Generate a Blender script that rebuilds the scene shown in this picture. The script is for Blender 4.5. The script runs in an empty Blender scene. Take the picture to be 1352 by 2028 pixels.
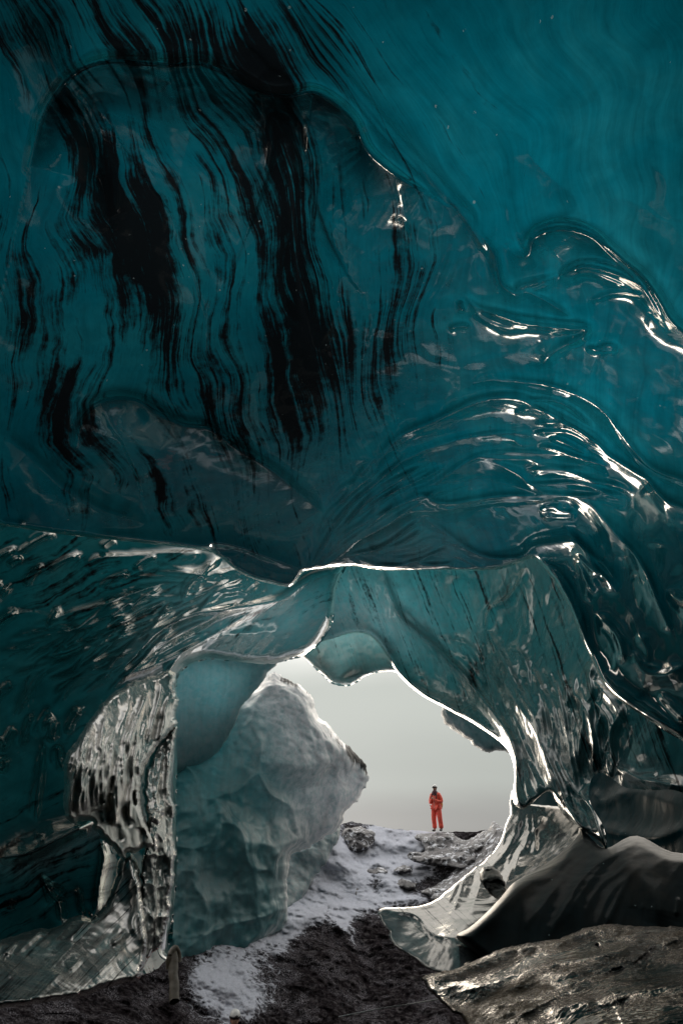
import bpy, math, random
import numpy as np
from mathutils import Vector, Matrix
R = math.radians
rng = np.random.default_rng(7); random.seed(7)
scene = bpy.context.scene
C = scene.collection
# ------------------------------------------------------------------ camera
PW, PH, F = 1352.0, 2028.0, 1127.0
PITCH = R(33)
cam_d = bpy.data.cameras.new('camera'); cam = bpy.data.objects.new('camera', cam_d); C.objects.link(cam)
cam_d.sensor_fit = 'VERTICAL'; cam_d.sensor_height = 36.0; cam_d.lens = 36.0*F/PH
cam_d.clip_start = 0.05; cam_d.clip_end = 3000
cam.location = (0, 0, 0); cam.rotation_euler = (R(90)+PITCH, 0, 0)
scene.camera = cam
# ------------------------------------------------------------------ world
w = bpy.data.worlds.new('World'); scene.world = w; w.use_nodes = True
nt = w.node_tree; nt.nodes.clear()
def N(nt, t, **k):
    n = nt.nodes.new(t)
    for a, b in k.items():
        if a.startswith('i_'): n.inputs[a[2:].replace('_', ' ')].default_value = b
        else: setattr(n, a, b)
    return n
SUN_EL, SUN_ROT = R(5.5), R(-2)
out = N(nt, 'ShaderNodeOutputWorld')
sky = N(nt, 'ShaderNodeTexSky', sky_type='NISHITA'); sky.sun_disc = False
sky.sun_elevation = SUN_EL; sky.sun_rotation = SUN_ROT; sky.air_density = 1.0; sky.dust_density = 1.0
b1 = N(nt, 'ShaderNodeBackground'); b1.inputs[1].default_value = 0.05
hs = N(nt, 'ShaderNodeHueSaturation'); hs.inputs['Saturation'].default_value = .15; nt.links.new(sky.outputs[0], hs.inputs['Color']); nt.links.new(hs.outputs[0], b1.inputs[0])
tc = N(nt, 'ShaderNodeTexCoord'); sx = N(nt, 'ShaderNodeSeparateXYZ'); nt.links.new(tc.outputs['Generated'], sx.inputs[0])
nz = N(nt, 'ShaderNodeTexNoise'); nz.inputs['Scale'].default_value = 2.2; nz.inputs['Detail'].default_value = 4; nz.inputs['Roughness'].default_value = .45
mpn = N(nt, 'ShaderNodeMapping'); mpn.inputs['Scale'].default_value = (1, 1, 3.5)
nt.links.new(tc.outputs['Generated'], mpn.inputs[0]); nt.links.new(mpn.outputs[0], nz.inputs[0])
ad = N(nt, 'ShaderNodeMath', operation='MULTIPLY_ADD'); ad.inputs[1].default_value = 0.10
nt.links.new(nz.outputs[0], ad.inputs[0]); 
sb = N(nt, 'ShaderNodeMath', operation='SUBTRACT'); sb.inputs[1].default_value = 0.05
nt.links.new(sx.outputs[2], sb.inputs[0]); nt.links.new(sb.outputs[0], ad.inputs[2])
cr = N(nt, 'ShaderNodeValToRGB'); cr.color_ramp.interpolation = 'EASE'
nt.links.new(ad.outputs[0], cr.inputs[0])
e = cr.color_ramp.elements
e[0].position = 0.0; e[0].color = (.24, .24, .23, 1)
e[1].position = 0.075; e[1].color = (.34, .34, .325, 1)
for p, c in ((0.14, (.48, .505, .47)), (0.27, (.60, .63, .585)), (0.40, (1.7, 1.66, 1.58)), (0.60, (4.2, 4.0, 3.75)), (1.0, (2.6, 2.65, 2.7))):
    q = e.new(p); q.color = (*c, 1)
b2 = N(nt, 'ShaderNodeBackground'); b2.inputs[1].default_value = 1.0
nt.links.new(cr.outputs[0], b2.inputs[0])
# the cloud cover is thinner, so brighter, on the sun's side of the sky
mr = N(nt, 'ShaderNodeMapRange', interpolation_type='SMOOTHSTEP'); nt.links.new(sx.outputs[1], mr.inputs[0])
for k_, v_ in ((1, -.5), (2, .75), (3, .22), (4, 1.0)): mr.inputs[k_].default_value = v_
nt.links.new(mr.outputs[0], b2.inputs[1])
ads = N(nt, 'ShaderNodeMixShader'); ads.inputs[0].default_value = .93; nt.links.new(b1.outputs[0], ads.inputs[1]); nt.links.new(b2.outputs[0], ads.inputs[2])
nt.links.new(ads.outputs[0], out.inputs[0])
# ------------------------------------------------------------------ sun
sd = bpy.data.lights.new('sun', 'SUN'); sd.energy = 1.25; sd.angle = R(22); sd.color = (1, .90, .78)
so = bpy.data.objects.new('sun', sd); C.objects.link(so)
sdir = Vector((math.sin(SUN_ROT)*math.cos(SUN_EL), math.cos(SUN_ROT)*math.cos(SUN_EL), math.sin(SUN_EL)))
so.rotation_euler = sdir.to_track_quat('Z', 'Y').to_euler()
scene.view_settings.view_transform = 'Standard'; scene.view_settings.look = 'None'
scene.view_settings.exposure = 0.0; scene.view_settings.gamma = 1.0
scene.cycles.max_bounces = 8; scene.cycles.diffuse_bounces = 4; scene.cycles.glossy_bounces = 4; scene.cycles.transmission_bounces = 4
scene.cycles.caustics_reflective = False; scene.cycles.caustics_refractive = False
scene.cycles.sample_clamp_indirect = 4.0

# ------------------------------------------------------------------ maths
cp, sp = math.cos(PITCH), math.sin(PITCH)
def dirs(px, py):
    a = (np.asarray(px, float)-PW/2)/F; b = (PH/2-np.asarray(py, float))/F
    d = np.stack([a, cp-b*sp, sp+b*cp], -1)
    return d/np.linalg.norm(d, axis=-1, keepdims=True)
def pt(px, py, d): return Vector(dirs(px, py)*d)
def project(p):
    y = p[..., 1]*cp+p[..., 2]*sp; z = -p[..., 1]*sp+p[..., 2]*cp
    return PW/2+F*p[..., 0]/y, PH/2-F*z/y
def tps(ctrl):
    c = np.array(ctrl, float); X = c[:, :2]/1000.0; v = c[:, 2]
    def U(r2): return 0.5*r2*np.log(r2+1e-12)
    n = len(X); K = U(((X[:, None]-X[None])**2).sum(-1))+np.eye(n)*1e-3
    P = np.hstack([np.ones((n, 1)), X]); A = np.zeros((n+3, n+3)); A[:n, :n] = K; A[:n, n:] = P; A[n:, :n] = P.T
    s = np.linalg.solve(A, np.concatenate([v, np.zeros(3)]))
    def f(px, py):
        Q = np.stack([px, py], -1).reshape(-1, 2)/1000.0
        o = np.zeros(len(Q))
        for i in range(0, len(Q), 40000):
            q = Q[i:i+40000]
            o[i:i+40000] = U(((q[:, None]-X[None])**2).sum(-1))@s[:n]+s[n]+q@s[n+1:]
        return o.reshape(np.shape(px))
    return f
def _h(ix, iy, iz, seed):
    n = (ix*374761393+iy*668265263+iz*2147483647+seed*1274126177) & 0xffffffff
    n = ((n ^ (n >> 13))*1274126177) & 0xffffffff
    n = ((n ^ (n >> 15))*2246822519) & 0xffffffff
    return ((n ^ (n >> 16)) & 0xffffff)/float(0xffffff)
def noise3(p, seed=0):
    p = np.asarray(p, float); i = np.floor(p).astype(np.int64); f = p-i; f = f*f*f*(f*(f*6-15)+10)
    o = 0
    for dx in (0, 1):
        for dy in (0, 1):
            for dz in (0, 1):
                wt = (f[..., 0] if dx else 1-f[..., 0])*(f[..., 1] if dy else 1-f[..., 1])*(f[..., 2] if dz else 1-f[..., 2])
                o = o+wt*_h(i[..., 0]+dx, i[..., 1]+dy, i[..., 2]+dz, seed)
    return o*2-1
def fbm(p, oct=4, seed=0, g=.5):
    a, o, s = 1.0, 0, 0
    for k in range(oct):
        o = o+a*noise3(np.asarray(p)*2**k+17.3*k, seed+k); s += a; a *= g
    return o/s
def cups(q, seed=3):
    """cellular cups with sharp cusps between: 0 in a cup's middle, 1 at the cusp"""
    i = np.floor(q).astype(np.int64); f1 = np.full(q.shape[0], 9.); f2 = f1.copy()
    for dx in (-1, 0, 1):
        for dy in (-1, 0, 1):
            cx = i[:, 0]+dx; cy = i[:, 1]+dy
            jx = cx+.15+.7*_h(cx, cy, cx*0, seed); jy = cy+.15+.7*_h(cx, cy, cx*0+5, seed)
            d = np.hypot(q[:, 0]-jx, q[:, 1]-jy)
            n1 = np.minimum(f1, d); f2 = np.minimum(np.maximum(f1, d), f2); f1 = n1
    return 1-np.clip(f2-f1, 0, 1)
def smooth(pts, per=8, closed=False):
    P = np.array(pts, float); n = len(P)
    if n < 3 and not closed:
        t = np.linspace(0, 1, per*2)[:, None]; return P[0]*(1-t)+P[-1]*t
    o = []
    rngi = range(n) if closed else range(n-1)
    for i in rngi:
        if closed: a, b, c, d = P[(i-1) % n], P[i], P[(i+1) % n], P[(i+2) % n]
        else: a, b, c, d = P[max(i-1, 0)], P[i], P[i+1], P[min(i+2, n-1)]
        for t in np.linspace(0, 1, per, endpoint=False):
            o.append(.5*((2*b)+(-a+c)*t+(2*a-5*b+4*c-d)*t*t+(-a+3*b-3*c+d)*t**3))
    if not closed: o.append(P[-1])
    return np.array(o)
def seg_near(Q, L, closed=False):
    """nearest point of polyline L for each Q -> signed distance, param 0..1, nearest point"""
    A = L; B = np.roll(L, -1, 0) if closed else L[1:]
    if not closed: A = L[:-1]
    seg = np.hypot(*(B-A).T); cum = np.concatenate([[0], np.cumsum(seg)]); tot = cum[-1]+1e-9
    best = np.full(len(Q), 1e18); sd_ = np.zeros(len(Q)); par = np.zeros(len(Q)); npn = np.zeros((len(Q), 2))
    for k in range(len(A)):
        ab = B[k]-A[k]; l2 = (ab**2).sum()+1e-12
        t = np.clip(((Q-A[k])@ab)/l2, 0, 1); c = A[k]+t[:, None]*ab
        d2 = ((Q-c)**2).sum(-1); m = d2 < best
        if not m.any(): continue
        best[m] = d2[m]; npn[m] = c[m]; par[m] = (cum[k]+t[m]*seg[k])/tot
        cr_ = ab[0]*(Q[m, 1]-A[k][1])-ab[1]*(Q[m, 0]-A[k][0])
        sd_[m] = np.sign(cr_)
    return np.sqrt(best)*sd_, par, npn
def inside(Q, L):
    x, y = Q[:, 0], Q[:, 1]; r = np.zeros(len(Q), bool); n = len(L)
    for i in range(n):
        x1, y1 = L[i]; x2, y2 = L[(i+1) % n]
        if y1 == y2: continue
        m = ((y1 > y) != (y2 > y)) & (x < (x2-x1)*(y-y1)/(y2-y1)+x1); r ^= m
    return r
def axis(lo, hi, fl, fh, step, far=40):
    a = np.arange(max(lo, fl), min(hi, fh)+step*.5, step)
    b = np.arange(a[0]-far, lo-far, -far)[::-1] if lo < fl else np.array([])
    c = np.arange(a[-1]+far, hi+far, far) if hi > fh else np.array([])
    return np.concatenate([b, a, c])
def rg(L, k=1.5, kw=1.0): return [(r[0], r[1]*k, r[2]*kw, r[3]*kw, *r[4:]) for r in L]
def branches(L, n=2, lo=6, hi=17, seed=4, k=.5, cond=None):
    # melt water leaves thin side creases running along each main one
    rg_ = np.random.default_rng(seed); o = []
    for r in L:
        P = smooth(r[0], 5)
        if len(P) < 12 or r[1] < .08 or (cond and not cond(P)): continue
        T = np.gradient(P, axis=0); T /= np.linalg.norm(T, axis=1, keepdims=True)+1e-9; Nn = np.stack([-T[:, 1], T[:, 0]], -1)
        for q in range(n):
            a = rg_.uniform(0, .55); b = min(1, a+rg_.uniform(.3, .6)); i0, i1 = int(a*(len(P)-1)), int(b*(len(P)-1))
            if i1-i0 < 5: continue
            sg = rg_.choice([-1, 1]); t = np.linspace(0, 1, i1-i0+1)
            off = sg*rg_.uniform(lo, hi)*(np.sin(t*math.pi*rg_.uniform(.5, 1))**.8)+rg_.normal(0, .6, len(t))
            pp = P[i0:i1+1]+Nn[i0:i1+1]*off[:, None]
            o.append(([tuple(x) for x in pp[::4]]+[tuple(pp[-1])], r[1]*k*rg_.uniform(.6, 1.2), rg_.uniform(3.5, 6), rg_.uniform(4, 8), 1.6))
    return o
def ridge_field(Q, ridges):
    """sum of crested ridges: each (points, height m, width px towards the left of travel, width px right[, sharpness px])"""
    tot = np.zeros(len(Q))
    for r in ridges:
        pts, h, wl, wr = r[:4]; e_ = r[4] if len(r) > 4 else 3.0
        L = smooth(pts, 6); W = 5*max(wl, wr)
        m = (Q[:, 0] > L[:, 0].min()-W) & (Q[:, 0] < L[:, 0].max()+W) & (Q[:, 1] > L[:, 1].min()-W) & (Q[:, 1] < L[:, 1].max()+W)
        if not m.any(): continue
        d, t, _ = seg_near(Q[m], L)
        wv = np.where(d < 0, wl, wr)
        # beyond the ends the ridge dies away
        taper = np.clip(np.minimum(t, 1-t)*5+.12, 0, 1)
        f = np.exp(-(np.sqrt(d*d+e_*e_)-e_)/wv)*taper**.7
        tot[m] += np.sign(h)*(abs(h)*f)**2.5
    return np.sign(tot)*np.abs(tot)**(1/2.5)
def blobs(Q, L):
    o = np.zeros(len(Q))
    for (x, y, rx, ry, a, v) in L:
        ca, sa = math.cos(R(a)), math.sin(R(a)); u = (Q[:, 0]-x)*ca+(Q[:, 1]-y)*sa; v_ = -(Q[:, 0]-x)*sa+(Q[:, 1]-y)*ca
        o = o+v*np.exp(-((u/rx)**2+(v_/ry)**2))
    return o

# ------------------------------------------------------------------ materials
def newmat(name):
    m = bpy.data.materials.new(name); m.use_nodes = True; m.node_tree.nodes.clear(); return m
class G:
    def __init__(s, m): s.t = m.node_tree
    def n(s, ty, **k): return N(s.t, ty, **k)
    def l(s, a, b): s.t.links.new(a, b)
    def math(s, op, a, b=None, c=None, clamp=False):
        n = s.n('ShaderNodeMath', operation=op); n.use_clamp = clamp
        for i, v in enumerate((a, b, c)):
            if v is None: continue
            if isinstance(v, (int, float)): n.inputs[i].default_value = v
            else: s.l(v, n.inputs[i])
        return n.outputs[0]
    def mix(s, f, a, b):
        n = s.n('ShaderNodeMix', data_type='RGBA')
        for sock, v in ((n.inputs[0], f), (n.inputs[6], a), (n.inputs[7], b)):
            if isinstance(v, (int, float)): sock.default_value = v
            elif isinstance(v, tuple): sock.default_value = (*v[:3], 1)
            else: s.l(v, sock)
        return n.outputs[2]
    def sm(s, v, lo, hi):
        n = s.n('ShaderNodeMapRange', interpolation_type='SMOOTHSTEP'); s.l(v, n.inputs[0])
        n.inputs[1].default_value = lo; n.inputs[2].default_value = hi; return n.outputs[0]
    def noise(s, vec, scale, detail=3, rough=.5, dist=0, sc=None):
        if sc:
            mp = s.n('ShaderNodeMapping'); mp.inputs['Scale'].default_value = sc; s.l(vec, mp.inputs[0]); vec = mp.outputs[0]
        n = s.n('ShaderNodeTexNoise'); s.l(vec, n.inputs[0]); n.inputs['Scale'].default_value = scale
        n.inputs['Detail'].default_value = detail; n.inputs['Roughness'].default_value = rough; n.inputs['Distortion'].default_value = dist
        return n.outputs[0]
    def attr(s, name): 
        n = s.n('ShaderNodeAttribute'); n.attribute_name = name; return n
def ice_material(name, deep=(.0015, .155, .215), light=(.03, .28, .32), frost=(.42, .45, .47), rough=.09, trans=.75, bump=.07, ior=2.4, bscale=2.2, streak=1.0, ash=(.006, .009, .011), off=.15, gain=3.5):
    m = newmat(name); g = G(m)
    P = g.n('ShaderNodeNewGeometry').outputs['Position']
    fl = g.attr('flow').outputs['Vector']; aash = g.attr('ash').outputs['Fac']; afr = g.attr('frost').outputs['Fac']; atr = g.attr('clear').outputs['Fac']
    # ash layering: long streaks along the flow, folded by a warp
    wv = g.noise(fl, 1.3, 3, .5)
    wp = g.n('ShaderNodeVectorMath', operation='MULTIPLY_ADD'); 
    cmb = g.n('ShaderNodeCombineXYZ'); g.l(wv, cmb.inputs[0]); g.l(cmb.outputs[0], wp.inputs[0]); wp.inputs[1].default_value = (.22, 0, 0); g.l(fl, wp.inputs[2])
    s1 = g.noise(wp.outputs[0], 1.0, 6, .66, .12, (6.5, .34, 1)); s2 = g.noise(wp.outputs[0], 1.0, 5, .7, .15, (24, .8, 1))
    st = g.math('ADD', g.math('MULTIPLY', s1, .62), g.math('MULTIPLY', s2, .38))
    cbr = g.noise(P, 7, 6, .72); st = g.math('ADD', st, g.math('MULTIPLY', g.math('SUBTRACT', cbr, .5), .24))
    a = g.sm(g.math('ADD', st, g.math('MULTIPLY', g.math('SUBTRACT', aash, .5), .17)), .47, .585)
    # milky and clear ice mottling
    c1 = g.noise(P, .7, 6, .66, .8); c2 = g.noise(P, 5.5, 5, .62, .5); c3 = g.noise(P, 38, 3, .7)
    lt = g.math('MULTIPLY', g.sm(c1, .38, .68), .40)
    col = g.mix(lt, deep, light)
    col = g.mix(g.math('MULTIPLY', g.sm(c2, .35, .75), .35), col, tuple(x*.45 for x in deep))
    tone = g.n('ShaderNodeVectorMath', operation='SCALE'); g.l(col, tone.inputs[0]); g.l(g.math('MULTIPLY_ADD', st, 1.7, .12), tone.inputs['Scale']); col = tone.outputs[0]
    frn = g.math('MULTIPLY', afr, g.math('ADD', .55, g.math('MULTIPLY', g.sm(c2, .3, .7), .6)), clamp=True)
    col = g.mix(frn, col, frost)
    col = g.mix(g.math('MULTIPLY', a, streak), col, ash)
    # tiny pale air bubbles
    vb = g.n('ShaderNodeTexVoronoi'); vb.inputs['Scale'].default_value = 9; g.l(P, vb.inputs[0])
    bub = g.math('MULTIPLY', g.math('LESS_THAN', vb.outputs['Distance'], .075), g.math('GREATER_THAN', c3, .54))
    col = g.mix(g.math('MULTIPLY', bub, .45), col, (.35, .45, .45))
    # relief
    b0 = g.noise(P, bscale, 2, .45, .8); b1_ = g.noise(P, 14, 3, .6, .3)
    hgt = g.math('ADD', b0, g.math('MULTIPLY', b1_, .05))
    hgt = g.math('ADD', hgt, g.math('MULTIPLY', g.math('MULTIPLY', c3, afr), .02))
    bm = g.n('ShaderNodeBump'); bm.inputs['Strength'].default_value = bump; bm.inputs['Distance'].default_value = .25; g.l(hgt, bm.inputs['Height'])
    df = g.n('ShaderNodeBsdfDiffuse'); g.l(col, df.inputs[0]); g.l(bm.outputs[0], df.inputs['Normal'])
    tr = g.n('ShaderNodeBsdfTranslucent'); g.l(bm.outputs[0], tr.inputs['Normal'])
    # hand-set 'clear' map paints how brightly each area glows from light behind
    tcol = g.n('ShaderNodeVectorMath', operation='SCALE'); g.l(col, tcol.inputs[0]); g.l(g.math('MULTIPLY', atr, 1.0), tcol.inputs['Scale']); g.l(tcol.outputs[0], tr.inputs[0])
    mx = g.n('ShaderNodeMixShader'); mx.inputs[0].default_value = trans; g.l(df.outputs[0], mx.inputs[1]); g.l(tr.outputs[0], mx.inputs[2])
    gl = g.n('ShaderNodeBsdfGlossy'); gl.inputs['Color'].default_value = (1, .965, .91, 1); g.l(bm.outputs[0], gl.inputs['Normal'])
    rr = g.math('ADD', rough, g.math('MULTIPLY', g.math('MULTIPLY', afr, c3), .25)); g.l(rr, gl.inputs['Roughness'])
    fr = g.n('ShaderNodeFresnel'); fr.inputs['IOR'].default_value = ior; g.l(bm.outputs[0], fr.inputs['Normal'])
    m2 = g.n('ShaderNodeMixShader'); g.l(g.math('MULTIPLY', g.math('SUBTRACT', fr.outputs[0], off, None), g.math('MULTIPLY', g.math('MULTIPLY_ADD', a, -.8, 1.0), gain), clamp=True), m2.inputs[0]); g.l(mx.outputs[0], m2.inputs[1]); g.l(gl.outputs[0], m2.inputs[2])
    o = g.n('ShaderNodeOutputMaterial'); g.l(m2.outputs[0], o.inputs[0])
    return m
M = {}
M['ceil'] = ice_material('glacier_ice')
M['arch'] = ice_material('arch_ice', deep=(.02, .2, .23), light=(.10, .32, .34), ior=2.0, rough=.12, bump=.06, off=.11, gain=1.7)
M['wall'] = ice_material('wall_ice', deep=(.01, .17, .20), light=(.06, .28, .30), ior=2.2, bump=.06, off=.15, gain=5.0)
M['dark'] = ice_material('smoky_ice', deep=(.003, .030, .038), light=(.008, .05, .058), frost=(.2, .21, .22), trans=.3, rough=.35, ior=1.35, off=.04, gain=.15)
M['block'] = ice_material('block_ice', deep=(.05, .27, .30), light=(.26, .46, .48), frost=(.62, .63, .66), rough=.42, trans=.55, bump=.5, bscale=1.2, ior=1.4, off=0, gain=.9)
M['tongue'] = ice_material('tongue_ice', deep=(.14, .38, .4), light=(.35, .58, .58), frost=(.6, .64, .64), rough=.2, trans=.8, ior=1.5, off=0, gain=1)
M['fall'] = ice_material('flow_ice', deep=(.05, .12, .13), light=(.2, .25, .26), frost=(.72, .68, .6), rough=.2, trans=.55, bump=.15, ior=2.0, off=.05, gain=2.2)  # cream frost colour also carries painted brightness from the cave mouth
M['foot'] = ice_material('foot_ice', deep=(.012, .026, .030), light=(.035, .055, .06), frost=(.2, .2, .2), rough=.10, trans=.1, bump=.10, bscale=1.2, ior=1.6, off=.02, gain=1.0)
M['hump'] = ice_material('hump_ice', deep=(.006, .013, .015), light=(.016, .026, .029), frost=(.10, .085, .07), rough=.30, trans=.1, bump=.14, bscale=1.6, ior=1.35, off=.05, gain=.4)

# ------------------------------------------------------------------ mesh
def far(L, k=1.3, a=7, b=12):
    o = []
    for x, y, d in L:
        t = min(max((d-a)/(b-a), 0), 1); o.append((x, y, d*(1+(k-1)*t*t*(3-2*t))))
    return o
def mesh_obj(name, V, Fq, mat, parent=None, attrs=None, smooth_=True, kind=None):
    me = bpy.data.meshes.new(name); V = np.asarray(V, np.float32); Fq = np.asarray(Fq, np.int32)
    k = Fq.shape[1]
    me.vertices.add(len(V)); me.vertices.foreach_set('co', V.ravel())
    me.loops.add(Fq.size); me.loops.foreach_set('vertex_index', Fq.ravel())
    me.polygons.add(len(Fq)); me.polygons.foreach_set('loop_start', np.arange(0, Fq.size, k, dtype=np.int32))
    me.update(calc_edges=True); me.validate()
    me.polygons.foreach_set('use_smooth', np.full(len(me.polygons), smooth_)); 
    for an, av in (attrs or {}).items():
        if len(me.vertices) != len(av): continue
        if av.ndim == 2:
            at = me.attributes.new(an, 'FLOAT_VECTOR', 'POINT'); at.data.foreach_set('vector', av.astype(np.float32).ravel())
        else:
            at = me.attributes.new(an, 'FLOAT', 'POINT'); at.data.foreach_set('value', av.astype(np.float32))
    me.materials.append(mat)
    o = bpy.data.objects.new(name, me); C.objects.link(o)
    if parent: o.parent = parent
    if kind: o['kind'] = kind
    return o
def tag(o, label=None, cat=None, group=None, kind=None):
    if label: o['label'] = label
    if cat: o['category'] = cat
    if group: o['group'] = group
    if kind: o['kind'] = kind
    return o
JAG = dict(cave_wall=4, large_ice_block=7, small_ice_block=7, overhanging_ice_slab=6, hanging_ice_tongue=4, pale_ice_shelf=4, frozen_waterfall=5, ice_pillar=6, ice_ledge=5, glossy_ice_foot=3, dark_ice_knob=5, gritty_ice_ledge=5, boulder=5, rock_outcrop=6, grey_ice_spur=6, rock=5, ground=4)
def sheet(name, outline, depth, mat, step=4.0, ridges=(), round_=0, round_w=30, edge=None, noise_amp=0.0, noise_scale=1.0, cup=None,
          ash=None, frost=None, clear=None, flow=None, fine=(-60, -60, 1412, 2090), thick=0, parent=None, kind=None, extra=None, jag=0):
    L = smooth(outline, 5, True); jag = JAG.get(name, jag)
    if jag:
        L = smooth(L, 3, True); L = L+jag*np.stack([fbm(np.stack([L[:, 0]/14, L[:, 1]/14, L[:, 0]*0+q], -1), 4, 3, .65) for q in (1.5, 7.5)], -1)*((L[:, 0] > -50) & (L[:, 0] < 1400) & (L[:, 1] < 2080))[:, None]
    xs = axis(L[:, 0].min()-step, L[:, 0].max()+step, fine[0], fine[2], step); ys = axis(L[:, 1].min()-step, L[:, 1].max()+step, fine[1], fine[3], step)
    X, Y = np.meshgrid(xs, ys); nx, ny = len(xs), len(ys); Q = np.stack([X.ravel(), Y.ravel()], -1)
    ins = inside(Q, L)
    I = ins.reshape(ny, nx); cell = I[:-1, :-1] | I[1:, :-1] | I[:-1, 1:] | I[1:, 1:]
    idx = np.arange(nx*ny).reshape(ny, nx)
    Fq = np.stack([idx[:-1, :-1][cell], idx[1:, :-1][cell], idx[1:, 1:][cell], idx[:-1, 1:][cell]], -1)
    used = np.unique(Fq); mp = -np.ones(nx*ny, int); mp[used] = np.arange(len(used)); Fq = mp[Fq]; Q = Q[used]; ins = ins[used]
    d, t, npn = seg_near(Q, L, True)
    Q[~ins] = npn[~ins]; dist_in = np.where(ins, np.abs(d), 0)
    D = tps(depth)(Q[:, 0], Q[:, 1])
    if edge is not None:
        ed, _, _ = seg_near(Q, smooth(edge, 5)); s_ = np.abs(ed)
    else: s_ = dist_in
    if round_:
        q = 1-np.clip(s_/round_w, 0, 1); D = D+round_*(1-np.sqrt(np.clip(1-q*q, 0, 1)))
    if len(ridges): D = D-ridge_field(Q, ridges)
    if cup:
        for (cs, ch, fx, fy, wts) in cup:
            fv = flow(Q) if flow else np.stack([Q[:, 0]/200, Q[:, 1]/200, Q[:, 0]*0], -1)
            qq = fv[:, :2]*np.array([fx, fy]); qq = qq+.35*np.stack([fbm(fv*2.1, 2, 5), fbm(fv*2.1+9, 2, 6)], -1)
            D = D-ch*(cups(qq, cs)**3)*(blobs(Q, wts) if wts else 1)
    P3 = dirs(Q[:, 0], Q[:, 1])*D[:, None]
    if noise_amp:
        D = D+noise_amp*fbm(P3*noise_scale, 5, 11); P3 = dirs(Q[:, 0], Q[:, 1])*D[:, None]
    if extra is not None:
        D = extra(Q, P3, D); P3 = dirs(Q[:, 0], Q[:, 1])*D[:, None]
    n = len(Q)
    at = dict(ash=blobs(Q, ash) if isinstance(ash, list) else (ash(Q) if ash else np.zeros(n)-1),
              frost=np.clip(blobs(Q, frost) if isinstance(frost, list) else (frost(Q) if frost else np.zeros(n)), 0, 1),
              clear=np.clip(blobs(Q, clear) if isinstance(clear, list) else (clear(Q) if clear else np.ones(n)), 0, 2),
              flow=flow(Q) if flow else np.stack([Q[:, 0]/200, Q[:, 1]/200, Q[:, 0]*0], -1))
    V = P3
    if thick:
        # a far side of its own and a wall round the rim make it a solid
        inner = np.clip(dist_in/60, 0, 1)
        B = dirs(Q[:, 0], Q[:, 1])*(D+.02+thick*np.sqrt(inner))[:, None]
        ec = {}
        for f_ in Fq:
            for a, b in ((f_[0], f_[1]), (f_[1], f_[2]), (f_[2], f_[3]), (f_[3], f_[0])):
                if (b, a) in ec: del ec[(b, a)]
                else: ec[(a, b)] = 1
        E = np.array(list(ec.keys()))
        side = np.stack([E[:, 1], E[:, 0], E[:, 0]+n, E[:, 1]+n], -1)
        Fq = np.vstack([Fq, Fq[:, ::-1]+n, side]); V = np.vstack([V, B]); at = {k: np.concatenate([v, v]) for k, v in at.items()}
    return mesh_obj(name, V, Fq, mat, parent, at, True, kind)

# ------------------------------------------------------------------ cave ceiling and walls
FL = [(-1.5, [(-500, -600), (-250, 150), (-200, 1100)]), (0, [(-160, -200), (-60, -20), (20, 150), (60, 400), (40, 700), (30, 1000), (60, 1300)]),
      (.7, [(20, -150), (90, 0), (150, 160), (240, 330), (300, 600), (320, 800), (430, 1100)]),
      (1.4, [(170, -200), (230, 0), (290, 130), (400, 350), (440, 600), (440, 800), (520, 1100)]),
      (2.1, [(330, -200), (370, 0), (430, 140), (520, 260), (570, 480), (610, 680), (660, 1000)]),
      (2.7, [(430, -200), (470, 0), (560, 170), (600, 330), (625, 500), (660, 700), (730, 1000)]),
      (3.4, [(500, -200), (560, 0), (700, 230), (740, 400), (725, 600), (730, 800), (800, 1000)]),
      (4.2, [(540, -200), (610, 0), (760, 200), (890, 420), (860, 620), (860, 800), (930, 1100)]),
      (5.2, [(700, -200), (750, 0), (950, 250), (1050, 500), (1080, 900), (1150, 1300)]),
      (6.5, [(1280, -200), (1300, 0), (1320, 400), (1250, 900), (1350, 1400)]), (9, [(1900, -200), (1900, 1400)])]
def ceil_flow(Q):
    xs = np.stack([np.interp(Q[:, 1], [p[1] for p in l], [p[0] for p in l]) for _, l in FL]); a = np.array([v for v, _ in FL])
    o = np.zeros(len(Q))+a[0]
    for k in range(len(a)-1):
        t = (Q[:, 0]-xs[k])/(xs[k+1]-xs[k]); m = t >= 0; o[m] = a[k]+t[m]*(a[k+1]-a[k])
    wob = .05*np.sin(Q[:, 1]/61+o*2.3)+.03*np.sin(Q[:, 1]/33+o*5)
    return np.stack([o+wob, Q[:, 1]/200, np.zeros(len(Q))], -1)
ceil_depth = [(676, -600, 3.8), (-200, -600, 4.2), (1600, -600, 4.2), (-1300, -300, 4.8), (2600, -300, 4.8), (0, 0, 4.2), (676, 0, 3.9), (1352, 0, 4.1), (0, 500, 4.5),
    (400, 500, 4.3), (676, 500, 4.15), (1000, 500, 4.05), (1352, 500, 3.9), (0, 850, 5.2), (300, 850, 5.2), (560, 900, 5.6), (0, 1040, 5.5), (300, 1080, 6.2), (572, 1160, 7.4),
    (676, 1000, 6.7), (750, 900, 6.0), (850, 1000, 7.0), (1000, 1100, 8.1), (1050, 900, 6.0), (1352, 900, 4.9), (1352, 1200, 5.0), (1150, 1250, 6.9),
    (1352, 1470, 4.9), (1700, 1600, 4.6), (2600, 1600, 5), (-1300, 1000, 5.4), (-400, 1000, 5.6)]
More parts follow.
